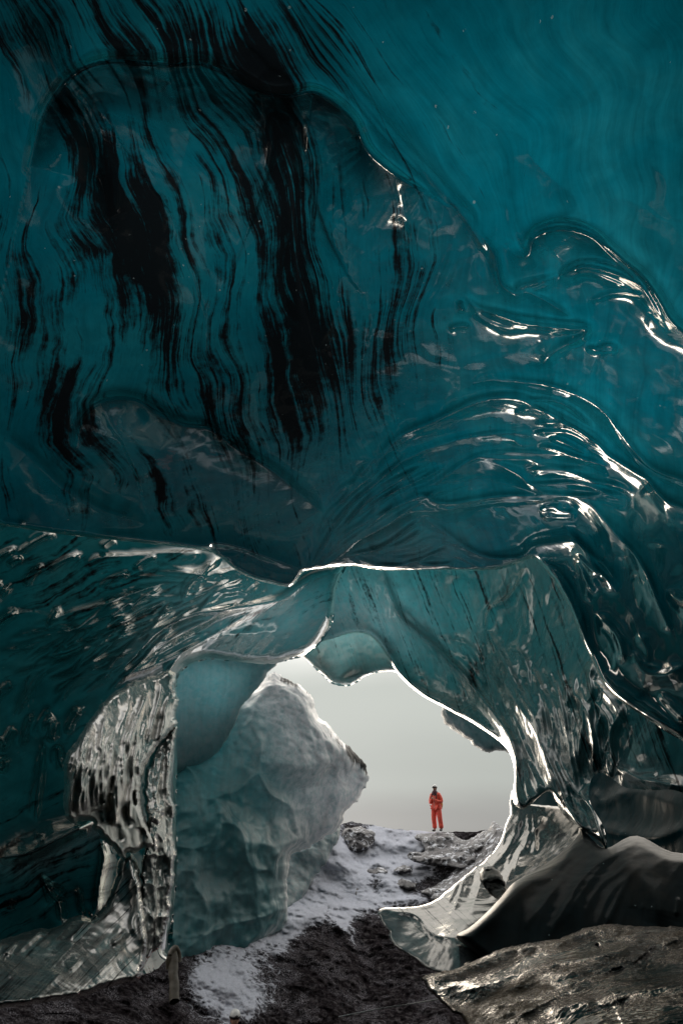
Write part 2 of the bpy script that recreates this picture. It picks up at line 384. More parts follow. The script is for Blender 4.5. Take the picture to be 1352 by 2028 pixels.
ceil_out = [(-1300, -900), (0, -900), (1300, -900), (2700, -900), (2700, 400), (2700, 1700), (1750, 1640), (1500, 1530), (1352, 1468), (1290, 1430), (1245, 1400), (1200, 1365), (1172, 1310), (1148, 1260),
    (1125, 1200), (1098, 1155), (1072, 1120), (1050, 1106), (1010, 1122), (960, 1130), (860, 1129), (760, 1130), (700, 1122), (640, 1127), (612, 1130), (600, 1134), (585, 1155), (570, 1163), (540, 1157), (500, 1146),
    (468, 1130), (436, 1104), (400, 1090), (290, 1076), (190, 1066), (100, 1055), (0, 1040), (-150, 1020), (-400, 1000), (-1300, 1000)]
RC = [
 # folds of the big striped lobes overhead
 ([(60, 330), (85, 230), (130, 160), (180, 128), (240, 120), (330, 128), (400, 126), (460, 152), (520, 182), (570, 190), (620, 182), (665, 205), (700, 240), (730, 300), (790, 350), (840, 380)], .42, 7, 110, 5),
 ([(60, 0), (110, 130), (150, 200), (190, 330), (215, 430)], .18, 30, 60, 6),
 ([(500, 160), (560, 260), (580, 400), (590, 560), (620, 700)], -.2, 45, 45, 10),
 ([(590, 180), (600, 300), (590, 430), (620, 480)], .12, 18, 40, 4),
 ([(560, 0), (640, 100), (760, 250), (880, 380), (940, 450), (965, 490), (981, 510)], .12, 40, 70, 5),
 ([(150, 890), (160, 840), (185, 805), (223, 789), (269, 792), (311, 817), (363, 841), (414, 849), (466, 885), (538, 931), (590, 975), (642, 1020)], .24, 10, 110, 4),
 ([(0, 860), (60, 900), (120, 960), (200, 1010), (300, 1040)], .12, 30, 50, 5),
 # silvery creases, right side
 ([(1008, 495), (1026, 506), (1046, 503), (1056, 472), (1091, 456), (1126, 455), (1166, 466), (1201, 488), (1236, 517), (1276, 552), (1306, 597), (1326, 632), (1352, 657), (1420, 700)], .16, 14, 34, 2.5),
 ([(1060, 480), (1100, 470), (1140, 475), (1190, 500)], .05, 8, 12, 2),
 ([(1106, 548), (1146, 530), (1181, 531), (1226, 545), (1261, 562), (1290, 586)], .13, 9, 22, 2.5),
 ([(1110, 553), (1160, 540), (1200, 552), (1250, 574)], .07, 7, 10, 2),
 ([(1168, 597), (1206, 581), (1246, 579), (1288, 586)], .06, 7, 10, 2),
 ([(936, 445), (961, 475), (981, 510), (990, 555), (1003, 572), (1021, 579), (1030, 568), (1066, 558), (1106, 543)], .09, 10, 16, 2),
 ([(1025, 570), (1076, 592), (1130, 627)], .06, 8, 12, 1.6),
 ([(925, 590), (945, 608), (976, 620), (1026, 637), (1076, 645), (1126, 650), (1158, 652), (1150, 668), (1111, 687), (1086, 705), (1076, 722)], .11, 9, 20, 2.2),
 ([(935, 595), (948, 625), (985, 645), (1020, 652), (1060, 648)], .05, 8, 14, 2),
 ([(913, 594), (912, 605), (918, 618)], .07, 6, 7, 2), ([(888, 653), (905, 645), (930, 644)], .07, 6, 7, 2),
 ([(1158, 686), (1180, 691), (1200, 685), (1224, 687)], .07, 6, 8, 2), ([(1165, 692), (1190, 695), (1222, 690)], .05, 5, 6, 2),
 ([(935, 760), (976, 750), (1026, 755), (1076, 761), (1126, 775), (1171, 795), (1201, 820), (1221, 848), (1246, 880), (1276, 915), (1306, 935), (1352, 952), (1420, 985)], .12, 14, 26, 2.2),
 ([(700, 912), (735, 908), (751, 900), (796, 862), (846, 840), (891, 820), (936, 799), (976, 789), (1021, 789), (1056, 804), (1101, 830), (1146, 855), (1181, 878), (1206, 903), (1251, 932), (1281, 950), (1296, 970), (1321, 995), (1352, 1007), (1420, 1040)], .17, 16, 30, 2.5),
 ([(1146, 858), (1160, 885), (1185, 900), (1215, 915)], .08, 8, 10, 2),
 ([(640, 1020), (655, 990), (690, 960), (736, 950), (776, 928), (826, 897), (886, 875), (936, 864), (986, 857), (1036, 857), (1066, 862)], .11, 10, 20, 2),
 ([(930, 872), (965, 864), (1010, 868), (1030, 880), (1060, 880)], .08, 7, 10, 2),
 ([(730, 945), (750, 915), (775, 880), (800, 862)], .09, 8, 12, 2),
 ([(760, 960), (790, 915), (820, 885)], .07, 7, 10, 2),
 ([(841, 982), (866, 955), (911, 922), (951, 902), (986, 896), (1036, 895), (1101, 900), (1156, 908), (1226, 924)], .11, 10, 18, 2),
 ([(951, 909), (986, 919), (1026, 940), (1046, 956), (1071, 973), (1106, 980), (1156, 983), (1201, 980), (1240, 990)], .13, 9, 18, 2.2),
 ([(1040, 955), (1060, 943), (1085, 938), (1116, 940), (1166, 951), (1226, 964), (1250, 975)], .11, 12, 9, 2.2),
 ([(612, 1128), (640, 1100), (676, 1062), (726, 1033), (776, 1007), (812, 990), (836, 981), (861, 994), (891, 997), (941, 990), (996, 983), (1076, 982), (1120, 978)], .2, 16, 22, 2.5),
 ([(625, 1130), (676, 1095), (716, 1060), (766, 1030), (816, 1012), (876, 1012), (911, 1002), (946, 997)], .15, 12, 16, 2.2),
 ([(836, 981), (870, 1000), (905, 1000), (930, 990)], .07, 7, 8, 2),
 ([(632, 1060), (645, 1030), (660, 1010), (690, 975), (720, 930), (745, 905)], .13, 10, 20, 2),
 ([(628, 1080), (640, 1045), (665, 1030), (700, 990), (730, 970)], .10, 9, 9, 2),
 ([(640, 1110), (660, 1085), (690, 1060), (700, 1050)], .10, 7, 7, 2),
 ([(826, 1015), (866, 1043), (906, 1073), (930, 1090), (960, 1102), (996, 1106), (1036, 1101), (1056, 1083), (1096, 1075), (1131, 1072), (1156, 1087), (1171, 1112), (1175, 1170)], .16, 12, 22, 2.2),
 ([(1120, 985), (1166, 997), (1196, 1030), (1226, 1065), (1256, 1097), (1276, 1130), (1291, 1165), (1305, 1200), (1322, 1235)], .12, 12, 22, 2),
 ([(1166, 985), (1200, 992), (1240, 1000)], .06, 7, 10, 2),
 ([(1065, 1012), (1090, 1004), (1111, 1012), (1143, 1018)], .12, 10, 14, 3), ([(1070, 1022), (1110, 1024), (1143, 1024)], .08, 6, 6, 2),
 ([(970, 1005), (985, 1012), (1000, 1008)], .08, 8, 8, 2), ([(975, 1020), (990, 1018), (1005, 1025)], .06, 5, 6, 2),
 ([(818, 1096), (826, 1078), (851, 1067), (886, 1071), (926, 1086), (958, 1102)], .12, 9, 14, 1.8),
 ([(854, 1108), (876, 1096), (906, 1101), (936, 1116), (962, 1126)], .1, 8, 10, 1.8), ([(860, 1122), (875, 1108), (900, 1112), (925, 1122)], .07, 6, 6, 1.6),
 ([(676, 1097), (716, 1108), (756, 1121), (826, 1128), (901, 1125), (958, 1128)], .12, 10, 10, 2),
 ([(716, 1073), (756, 1099), (796, 1108), (845, 1112)], .1, 9, 12, 2), ([(700, 1085), (740, 1108), (780, 1118), (830, 1120)], .07, 6, 8, 2),
 ([(820, 1102), (826, 1110), (835, 1118)], .08, 7, 7, 2),
 # lobe edge
 ([(150, 1062), (215, 1066), (290, 1073), (350, 1082), (410, 1080), (420, 1074), (480, 1085), (540, 1108), (600, 1130)], .14, 40, 9, 2.5),
 ([(400, 1090), (436, 1100), (480, 1100)], .06, 10, 10, 2), ([(478, 1110), (490, 1090), (500, 1080)], .06, 5, 5, 1.5),
 ([(0, 1035), (30, 1040), (50, 1030)], .05, 8, 8, 2), ([(290, 945), (297, 930), (303, 915)], .05, 6, 6, 2),
 ([(0, 1060), (25, 1050), (50, 1035)], .05, 6, 6, 2),
 # right wall
 ([(1058, 1112), (1098, 1140), (1120, 1185), (1142, 1230), (1160, 1290), (1190, 1345), (1240, 1390), (1300, 1430), (1352, 1462)], .22, 26, 14, 3),
 ([(1125, 1190), (1135, 1225), (1150, 1270), (1170, 1300)], .1, 10, 10, 2),
 ([(1175, 1215), (1206, 1240), (1226, 1270), (1233, 1300), (1228, 1320)], .09, 12, 16, 2.5), ([(1185, 1245), (1205, 1270), (1215, 1300)], .05, 8, 10, 2.5),
 ([(1250, 1290), (1276, 1330), (1316, 1335), (1352, 1320)], .1, 14, 30, 4), ([(1265, 1255), (1280, 1290), (1278, 1320)], .05, 12, 12, 3),
 ([(1318, 1170), (1352, 1192), (1400, 1215)], .08, 12, 16, 2.5), ([(1300, 1190), (1318, 1230), (1325, 1250)], .06, 8, 10, 2),
 ([(1300, 1370), (1330, 1400), (1360, 1430)], .08, 14, 20, 3),
]
def fan(A, B, n, h, wd, bow, seed, lo=0.0, hi=1.0, jit=5):
    # creases running from line A to line B, each bowed sideways and broken off at random
    r_ = np.random.default_rng(seed); o = []
    for k in range(n):
        u = (k+r_.uniform(.2, .8))/n; a = np.array(A[0])*(1-u)+np.array(A[1])*u; b = np.array(B[0])*(1-u)+np.array(B[1])*u
        nrm_ = np.array([-(b-a)[1], (b-a)[0]])/np.hypot(*(b-a)); t0 = r_.uniform(lo, lo+.35*(hi-lo)); t1 = r_.uniform(t0+.3, hi) if t0+.3 < hi else hi
        ts = np.linspace(t0, t1, 7); bw = bow*r_.uniform(.6, 1.3); w1 = r_.uniform(0, 6)
        o.append(([tuple(a*(1-t)+b*t+nrm_*(bw*math.sin(math.pi*t)+jit*math.sin(w1+t*9))) for t in ts], h*r_.uniform(.6, 1.3), wd*r_.uniform(.7, 1.4), wd*r_.uniform(.9, 1.8), 1.7))
    return o
RF = fan([(612, 1120), (640, 1128)], [(840, 850), (1010, 960)], 13, .15, 6, -26, 1)+fan([(650, 1118), (760, 1122)], [(860, 1010), (1000, 1090)], 9, .13, 5, 12, 2)+fan([(1010, 780), (1000, 960)], [(1200, 860), (1260, 1000)], 9, .13, 7, -22, 3)+fan([(1080, 1010), (1110, 1100)], [(1230, 1150), (1190, 1260)], 6, .11, 7, -14, 4)
RDF = fan([(830, 1150), (1130, 1260)], [(1030, 1530), (1150, 1570)], 20, .24, 6, -22, 5, .25, 1)+fan([(760, 1180), (900, 1250)], [(960, 1430), (1030, 1480)], 8, .16, 7, -14, 6)+fan([(1150, 1290), (1240, 1380)], [(1140, 1560), (1210, 1540)], 8, .18, 6, 10, 7)
RBF = fan([(-20, 1240), (60, 1420)], [(440, 1110), (600, 1180)], 16, .16, 6, 16, 8, 0, 1)+fan([(20, 1330), (180, 1430)], [(330, 1140), (430, 1200)], 14, .18, 5, -14, 9)+fan([(200, 1100), (240, 1180)], [(560, 1130), (620, 1170)], 7, .1, 5, 6, 10)
ceil_ash = [(310, 60, 260, 120, 20, .62), (600, 80, 110, 150, 60, .42), (565, 420, 300, 46, 80, .75), (420, 380, 220, 280, 0, .56), (175, 290, 190, 55, 62, .75), (320, 640, 190, 60, 75, .6), (60, 640, 200, 60, 72, .6),
    (620, 690, 110, 110, 0, .6), (800, 480, 130, 38, 86, .55), (120, 800, 120, 100, 0, .45), (300, 960, 280, 45, 33, .5), (650, 330, 120, 60, 80, .35), (180, 520, 150, 150, 0, .40), (500, 820, 180, 110, 0, .36),
    (720, 720, 140, 160, 0, .28), (860, 640, 120, 120, 0, .22), (1180, 350, 100, 250, 10, .2), (1320, 250, 150, 40, 100, .32), (950, 950, 120, 120, 0, .18), (60, 980, 120, 60, 20, .4), (20, 60, 90, 120, 0, .5)]
ceil_glow = [(1150, 450, 450, 600, 0, .95), (1300, 800, 260, 260, 0, .6), (480, 300, 380, 300, 0, .75), (100, 600, 260, 500, 0, .25), (900, 1000, 350, 200, 0, .2), (1250, 1400, 250, 200, 0, -.15)]  # painted glow levels: brighter top right, dimmer towards the lower right
ceil_frost = [(540, 1000, 260, 110, 15, .07), (800, 1090, 160, 50, 0, .15), (1290, 1330, 120, 60, 0, .12)]
ceil_ash = [(a, b, c, d, e_, v*1.15) for a, b, c, d, e_, v in ceil_ash]
tag(sheet('cave_ceiling', ceil_out, ceil_depth, M['ceil'], 3.0, rg(RC, 1.5, .85)+branches(RC, 3, k=.8, cond=lambda P: P[:, 0].mean() > 600)+rg(RF, 1.4), .32, 11, noise_amp=.40, noise_scale=.35,
      edge=[p for p in ceil_out[8:-2]], ash=lambda Q: blobs(Q, ceil_ash)-.45*np.clip((Q[:, 0]-820)/250, 0, 1), clear=lambda Q: .5*(.22+blobs(Q, ceil_glow)), frost=ceil_frost, flow=ceil_flow,
      cup=[(31, .05, .9, .8, [(1000, 500, 420, 420, 0, .8), (1250, 1200, 200, 300, 0, .8)])]), kind='structure')

# further arch on the right
arch_flow = lambda Q: np.stack([(Q[:, 0]-.35*Q[:, 1])/150, Q[:, 1]/200, Q[:, 0]*0], -1)
RD = [
 ([(756, 1130), (776, 1185), (796, 1225), (821, 1247), (851, 1272), (886, 1305), (921, 1340), (956, 1385), (986, 1425), (1006, 1455), (1021, 1500), (1024, 1560)], .28, 12, 30, 2.5),
 ([(700, 1247), (735, 1254), (765, 1288), (790, 1328), (830, 1368), (880, 1396), (935, 1425), (985, 1462), (1005, 1492)], .2, 22, 8, 2.5),
 ([(963, 1245), (986, 1290), (1006, 1325), (1026, 1370), (1056, 1415), (1071, 1470), (1096, 1530), (1111, 1565), (1118, 1610)], .26, 14, 26, 2.5),
 ([(1001, 1293), (1012, 1286), (1026, 1292), (1041, 1315), (1048, 1360), (1061, 1405), (1075, 1460)], .18, 10, 16, 2.2),
 ([(981, 1330), (1000, 1350), (1021, 1390), (1051, 1435), (1076, 1500), (1100, 1570)], .22, 12, 20, 2.5),
 ([(1005, 1400), (1020, 1430), (1040, 1480), (1060, 1520)], .14, 10, 14, 2.5), ([(1040, 1500), (1055, 1530), (1075, 1565)], .12, 8, 12, 2),
 ([(1086, 1365), (1101, 1430), (1126, 1490), (1141, 1567)], .13, 10, 22, 2), ([(1080, 1440), (1100, 1500), (1125, 1550), (1143, 1572)], .14, 10, 14, 2),
 ([(1138, 1340), (1136, 1370), (1146, 1383), (1156, 1397), (1168, 1430), (1174, 1475), (1173, 1530)], .17, 9, 14, 2),
 ([(1171, 1312), (1167, 1340), (1171, 1365), (1168, 1380), (1156, 1393)], .15, 8, 10, 2),
 ([(1166, 1340), (1191, 1365), (1216, 1395), (1233, 1432)], .13, 9, 16, 2), ([(1175, 1385), (1200, 1415), (1215, 1450)], .08, 8, 14, 3),
 ([(1118, 1350), (1122, 1380), (1120, 1400)], .12, 7, 9, 2.5), ([(1201, 1487), (1203, 1520), (1210, 1540)], .08, 5, 7, 2),
 ([(886, 1265), (921, 1275), (946, 1297), (955, 1315)], .1, 9, 16, 2.5), ([(893, 1295), (926, 1310), (938, 1335)], .08, 7, 12, 2), ([(845, 1303), (855, 1301), (868, 1302)], .06, 5, 5, 2),
 ([(690, 1150), (740, 1150), (790, 1200)], .12, 30, 40, 5), ([(757, 1135), (770, 1180), (786, 1240), (795, 1262), (803, 1300)], .1, 18, 12, 2.5),
 ([(976, 1200), (1006, 1185), (1031, 1145), (1036, 1125)], .14, 7, 14, 2), ([(963, 1250), (967, 1215), (976, 1200)], .12, 8, 10, 2),
 ([(1031, 1130), (1041, 1180), (1045, 1230), (1040, 1262)], .08, 12, 10, 3), ([(900, 1140), (890, 1190), (900, 1250)], .08, 30, 30, 6),
 ([(800, 1245), (830, 1262), (860, 1280)], .07, 8, 8, 2), ([(825, 1337), (840, 1342), (850, 1360)], .06, 6, 8, 2),
 ([(1025, 1500), (1020, 1540), (1025, 1580), (1036, 1600)], .2, 9, 14, 2.5), ([(1036, 1515), (1042, 1560), (1050, 1590)], .1, 7, 10, 2), ([(1050, 1520), (1068, 1570)], .1, 8, 10, 2),
 ([(1110, 1570), (1125, 1600), (1145, 1632), (1165, 1650)], .2, 12, 12, 2.5), ([(1145, 1570), (1170, 1600), (1185, 1640), (1200, 1680)], .14, 12, 12, 2.2),
 ([(1220, 1512), (1260, 1540), (1310, 1550), (1352, 1560)], .1, 10, 30, 4), ([(1195, 1500), (1215, 1515), (1235, 1535)], .06, 8, 10, 2),
]
arch_depth = [(500, 1050, 15), (660, 1150, 13.5), (750, 1050, 12.5), (900, 1150, 11.8), (1050, 1150, 10.5), (1250, 1250, 8.2), (1500, 1400, 6.6), (620, 1260, 14.5), (700, 1247, 13.8), (790, 1330, 13), (870, 1395, 12.2), (935, 1300, 11.6),
    (1000, 1490, 10.1), (1060, 1400, 9.6), (1020, 1600, 8.9), (1110, 1580, 8.7), (1180, 1450, 8.4), (1352, 1560, 6.8), (1250, 1680, 7.3), (1500, 1700, 6.4)]
arch_out = [(500, 1000), (900, 1000), (1300, 1100), (1700, 1250), (1700, 1700), (1500, 1640), (1352, 1570), (1290, 1565), (1240, 1560), (1215, 1545), (1190, 1530), (1172, 1540), (1165, 1565), (1170, 1595), (1195, 1640), (1202, 1690), (1190, 1672),
    (1165, 1652), (1140, 1636), (1112, 1610), (1090, 1570), (1066, 1580), (1040, 1602), (1025, 1600), (1014, 1580), (1018, 1540), (1012, 1500), (990, 1470), (935, 1432), (880, 1402), (830, 1374), (790, 1338), (765, 1298), (735, 1262), (700, 1254), (640, 1270), (560, 1290), (480, 1250)]
tag(sheet('cave_arch', arch_out, far(arch_depth), M['arch'], 2.6, rg(RD, 2.2, .75)+branches(RD, 3, k=.9)+rg(RDF, 1.15), .45, 10, edge=arch_out[14:36], noise_amp=.35, noise_scale=.5, flow=arch_flow,
      ash=lambda Q: .22+blobs(Q, [(940, 1330, 60, 18, 110, .5), (1000, 1180, 40, 30, 0, .4), (720, 1190, 30, 80, 10, .3), (1250, 1500, 150, 150, 0, .3)]),
      clear=lambda Q: .26+blobs(Q, [(740, 1230, 160, 130, 0, .6), (950, 1200, 200, 120, 0, .12), (1250, 1550, 300, 200, 0, -.25)]),  # clear: glow painted stronger at the upper left, weaker lower right
      frost=[(700, 1240, 160, 80, 0, .28), (1060, 1500, 70, 100, 60, .35), (1270, 1540, 80, 30, 10, .3), (1180, 1640, 50, 50, 0, .3)]), kind='structure')
# recess wall behind the curtain on the right
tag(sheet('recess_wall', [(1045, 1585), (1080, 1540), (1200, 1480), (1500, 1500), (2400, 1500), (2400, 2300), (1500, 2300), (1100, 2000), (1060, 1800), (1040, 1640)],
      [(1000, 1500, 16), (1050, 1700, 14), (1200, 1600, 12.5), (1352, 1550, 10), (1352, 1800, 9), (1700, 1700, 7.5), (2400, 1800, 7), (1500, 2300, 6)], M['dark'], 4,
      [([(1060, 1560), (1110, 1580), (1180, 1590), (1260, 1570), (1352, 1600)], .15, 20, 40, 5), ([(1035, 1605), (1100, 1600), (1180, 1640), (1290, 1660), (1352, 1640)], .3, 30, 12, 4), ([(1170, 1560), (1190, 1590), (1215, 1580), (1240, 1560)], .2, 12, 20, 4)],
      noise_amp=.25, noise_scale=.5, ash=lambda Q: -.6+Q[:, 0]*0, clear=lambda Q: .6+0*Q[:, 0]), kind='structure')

# further arch and wall on the left
RB = [
 ([(170, 1122), (185, 1110), (210, 1104), (260, 1102), (300, 1098), (350, 1096), (400, 1094)], .1, 8, 20, 2), ([(350, 1110), (380, 1098), (395, 1094)], .06, 6, 8, 2),
 ([(362, 1198), (366, 1180), (375, 1158), (400, 1135), (418, 1118), (432, 1105)], .16, 9, 11, 2), ([(370, 1192), (385, 1178), (400, 1150), (415, 1138)], .1, 7, 7, 2),
 ([(390, 1215), (408, 1195), (422, 1178), (440, 1166), (475, 1159), (495, 1148)], .14, 8, 10, 2), ([(418, 1152), (428, 1142), (442, 1134), (465, 1129), (485, 1140), (470, 1155), (440, 1160)], .12, 6, 7, 1.8),
 ([(450, 1178), (470, 1168), (485, 1175), (500, 1165), (515, 1155)], .1, 6, 7, 1.8), ([(430, 1150), (445, 1142), (460, 1145)], .08, 5, 5, 1.5),
 ([(318, 1180), (350, 1162), (375, 1158), (402, 1160)], .06, 6, 10, 2), ([(200, 1190), (250, 1182), (300, 1184), (330, 1180)], .06, 8, 14, 3),
 ([(0, 1292), (50, 1285), (100, 1266), (150, 1247), (200, 1245), (222, 1225), (255, 1195)], .14, 12, 14, 2), ([(0, 1220), (60, 1215), (110, 1225), (170, 1240)], .06, 10, 16, 2.5),
 ([(72, 1325), (82, 1308), (125, 1303), (165, 1288), (200, 1266), (240, 1232), (262, 1210)], .16, 9, 12, 2), ([(160, 1285), (175, 1262), (200, 1245)], .09, 7, 8, 2), ([(160, 1290), (180, 1270), (195, 1268)], .08, 6, 6, 2),
 ([(228, 1332), (236, 1315), (245, 1300), (270, 1276), (300, 1260), (330, 1240), (360, 1225), (395, 1214), (450, 1208), (525, 1195), (565, 1182), (600, 1156), (640, 1137), (680, 1133)], .2, 10, 16, 2.2),
 ([(240, 1268), (250, 1235), (270, 1225)], .08, 7, 8, 2), ([(262, 1342), (275, 1315), (290, 1300), (320, 1275), (350, 1255), (380, 1240), (430, 1222)], .14, 9, 12, 2),
 ([(270, 1340), (300, 1320), (320, 1290), (345, 1272), (370, 1245)], .1, 8, 10, 2), ([(290, 1298), (310, 1270), (325, 1258), (350, 1250)], .09, 6, 7, 1.8),
 ([(108, 1402), (120, 1385), (130, 1370), (150, 1350), (165, 1340), (210, 1322), (242, 1305), (270, 1285)], .12, 8, 12, 2), ([(190, 1360), (215, 1342), (260, 1335)], .07, 8, 10, 2),
 ([(32, 1418), (42, 1395), (55, 1375), (68, 1350), (82, 1334), (110, 1310)], .12, 8, 10, 2), ([(80, 1290), (88, 1275), (105, 1264)], .09, 6, 7, 2), ([(0, 1380), (8, 1362), (22, 1352)], .08, 6, 7, 2),
 ([(90, 1450), (88, 1440), (98, 1430), (100, 1462), (108, 1450), (117, 1430)], .13, 6, 7, 2), ([(85, 1470), (82, 1500), (79, 1545), (74, 1600), (72, 1628)], .12, 5, 7, 2),
 ([(117, 1475), (116, 1495), (120, 1512), (128, 1526)], .12, 5, 7, 2), ([(0, 1460), (8, 1475), (3, 1490)], .1, 7, 7, 2), ([(0, 1530), (10, 1512), (2, 1500)], .14, 8, 8, 2),
 ([(350, 1332), (375, 1320), (400, 1308)], .1, 8, 10, 3), ([(345, 1400), (365, 1370), (385, 1345), (395, 1335)], .1, 6, 8, 2),
 ([(80, 1735), (92, 1755), (105, 1775), (117, 1790), (121, 1825)], .14, 5, 7, 2), ([(155, 1760), (160, 1800), (168, 1815)], .12, 4, 6, 2), ([(200, 1670), (205, 1700), (198, 1740), (192, 1790), (186, 1810)], .2, 7, 8, 2.5),
 ([(20, 1790), (23, 1800)], .1, 5, 5, 2), ([(182, 1810), (178, 1813)], .1, 5, 5, 2), ([(0, 1700), (60, 1690), (110, 1665), (150, 1645), (190, 1625)], .35, 25, 14, 3), ([(60, 1685), (110, 1650), (170, 1632)], .15, 14, 10, 3),
 ([(560, 1250), (500, 1255), (440, 1262), (380, 1290), (340, 1320)], .1, 30, 14, 4), ([(640, 1200), (600, 1235), (540, 1262), (480, 1275)], .08, 25, 20, 5),
]
for k_ in range(34):
    x_, y_ = rng.uniform(-20, 360), rng.uniform(1060, 1480); l_ = rng.uniform(14, 48); a_ = R(-38-30*(y_-1170)/300+rng.uniform(-12, 12))
    if y_ > 1330 and x_ > 150: continue
    c_, s_2 = math.cos(a_), math.sin(a_)
    RB.append(([(x_-l_*c_, y_-l_*s_2), (x_+4*s_2, y_-4*c_+rng.uniform(-4, 4)), (x_+l_*c_, y_+l_*s_2-rng.uniform(0, 8))], rng.uniform(.06, .16), rng.uniform(4, 8), rng.uniform(6, 12), 1.8))
left_depth = [(-1300, 900, 7), (-1300, 2300, 6), (-400, 1000, 7.6), (0, 1000, 8.6), (300, 1050, 9.4), (600, 1100, 10.4), (0, 1290, 8.4), (250, 1200, 9.0), (450, 1200, 9.7), (660, 1180, 10.6), (640, 1265, 11), (545, 1315, 10.9), (400, 1308, 9.9), (350, 1330, 9.6),
    (100, 1420, 8.6), (340, 1500, 9.6), (0, 1600, 8.2), (150, 1700, 8.6), (340, 1800, 9.6), (0, 1850, 7.8), (200, 2100, 8), (-400, 1800, 7)]
left_out = [(-1300, 900), (0, 960), (400, 1000), (700, 1060), (690, 1110), (672, 1150), (664, 1180), (660, 1225), (648, 1252), (628, 1278), (602, 1298), (575, 1306), (545, 1315), (500, 1314), (450, 1309), (410, 1306), (380, 1316), (360, 1330), (352, 1360), (350, 1420), (352, 1500), (349, 1600), (352, 1700), (345, 1800), (335, 1880), (300, 1925), (200, 1935), (100, 1950), (-300, 1980), (-1300, 2000)]
left_flow = lambda Q: np.stack([(Q[:, 1]+.45*Q[:, 0])/320, Q[:, 0]/200-Q[:, 1]/400, Q[:, 0]*0], -1)
tag(sheet('cave_wall', left_out, far(left_depth, 1.3, 8.8, 12), M['wall'], 2.6, rg(RB, 1.7, .9)+branches(RB[:34], 2, k=.9)+rg(RBF, 1.4), .9, 22, edge=left_out[4:25], noise_amp=.25, noise_scale=.4, flow=left_flow,
      ash=lambda Q: .12+blobs(Q, [(220, 1150, 60, 160, 100, .45), (120, 1180, 160, 50, 35, .4), (550, 1200, 160, 40, -10, .05), (100, 1750, 200, 100, 0, .35)]),
      clear=lambda Q: .16+blobs(Q, [(560, 1220, 200, 110, 0, .75), (300, 1150, 200, 120, 0, .15)]),  # clear: glow painted brighter beside the cave mouth
      frost=[(560, 1240, 170, 80, 0, .22), (330, 1250, 150, 70, -40, .15), (100, 1680, 120, 40, -20, .3)],
      cup=[(9, .05, 1.1, 1.6, [(150, 1350, 220, 250, 0, 1)])]), kind='structure')

# hanging tongue of ice in the arch
tongue = [(540, 1180), (700, 1160), (840, 1200), (850, 1330), (800, 1335), (775, 1330), (745, 1332), (722, 1340), (708, 1350), (690, 1358), (672, 1357), (655, 1352), (640, 1338), (622, 1322), (606, 1306), (590, 1294), (560, 1270)]
o = sheet('hanging_ice_tongue', tongue, far([(540, 1180, 16), (850, 1180, 14.8), (680, 1355, 15.2), (800, 1330, 14.6), (600, 1300, 15.6)]), M['tongue'], 2.4,
      [([(652, 1345), (640, 1322), (640, 1295), (660, 1270)], .25, 10, 26, 3), ([(672, 1356), (690, 1342), (715, 1335), (745, 1331)], .14, 6, 6, 2), ([(700, 1350), (712, 1340), (735, 1335)], .1, 4, 4, 1.5), ([(690, 1357), (700, 1348), (720, 1338)], .1, 4, 4, 1.5), ([(600, 1296), (640, 1285), (700, 1290), (760, 1310)], .1, 25, 25, 5)],
      .8, 16, edge=tongue[3:], noise_amp=.35, noise_scale=.7, frost=lambda Q: .3+blobs(Q, [(640, 1330, 40, 50, 0, .3)]), clear=lambda Q: 1.5+0*Q[:, 0], ash=lambda Q: .2+0*Q[:, 0], flow=arch_flow, thick=.9)
tag(o, 'pale teal tongue of ice hanging in the gap at the top of the cave mouth', 'ice formation')
slab = [(850, 1370), (900, 1370), (980, 1420), (1040, 1490), (1030, 1500), (1000, 1487), (978, 1486), (962, 1490), (940, 1478), (912, 1455), (890, 1440), (878, 1432), (874, 1415), (872, 1395)]
o = sheet('overhanging_ice_slab', slab, far([(850, 1380, 13.6), (1030, 1500, 12.6), (960, 1490, 13.2), (875, 1430, 13.8)]), M['block'], 2.4, (), .6, 12, noise_amp=.3, noise_scale=1.2,
      frost=lambda Q: .35+blobs(Q, [(890, 1440, 70, 22, 38, .5)]), clear=lambda Q: 1+0*Q[:, 0], ash=lambda Q: .15+0*Q[:, 0], thick=.8)
tag(o, 'grey translucent ice slab jutting under the right side of the cave mouth', 'ice formation')

# big block of ice at the left of the mouth
bl_front = [(250, 1280), (420, 1285), (560, 1295), (546, 1318), (532, 1332), (518, 1352), (505, 1368), (492, 1385), (478, 1400), (462, 1440), (430, 1490), (380, 1520), (300, 1540), (250, 1450)]
o = sheet('pale_ice_shelf', bl_front, far([(250, 1300, 14), (560, 1300, 14.2), (480, 1400, 14.6), (300, 1540, 14)]), M['block'], 2.8,
      [([(520, 1322), (470, 1360), (440, 1370), (410, 1368)], .1, 20, 14, 3)], .5, 22, noise_amp=.3, noise_scale=.5, frost=lambda Q: .35+0*Q[:, 0], clear=lambda Q: 1.8+0*Q[:, 0], thick=.9)
tag(o, 'pale blue ice shelf joining the arch behind the big grey ice block', 'ice formation')
blk = [(200, 1380), (330, 1360), (440, 1380), (500, 1365), (522, 1345), (540, 1334), (556, 1338), (575, 1350), (596, 1358), (612, 1376), (622, 1398), (630, 1418), (650, 1434), (664, 1452), (676, 1468), (692, 1480), (706, 1496), (722, 1512), (731, 1535), (724, 1556), (716, 1572),
       (698, 1596), (684, 1606), (676, 1626), (662, 1646), (630, 1668), (600, 1684), (578, 1694), (572, 1720), (568, 1760), (566, 1830), (520, 1870), (400, 1930), (200, 1960)]
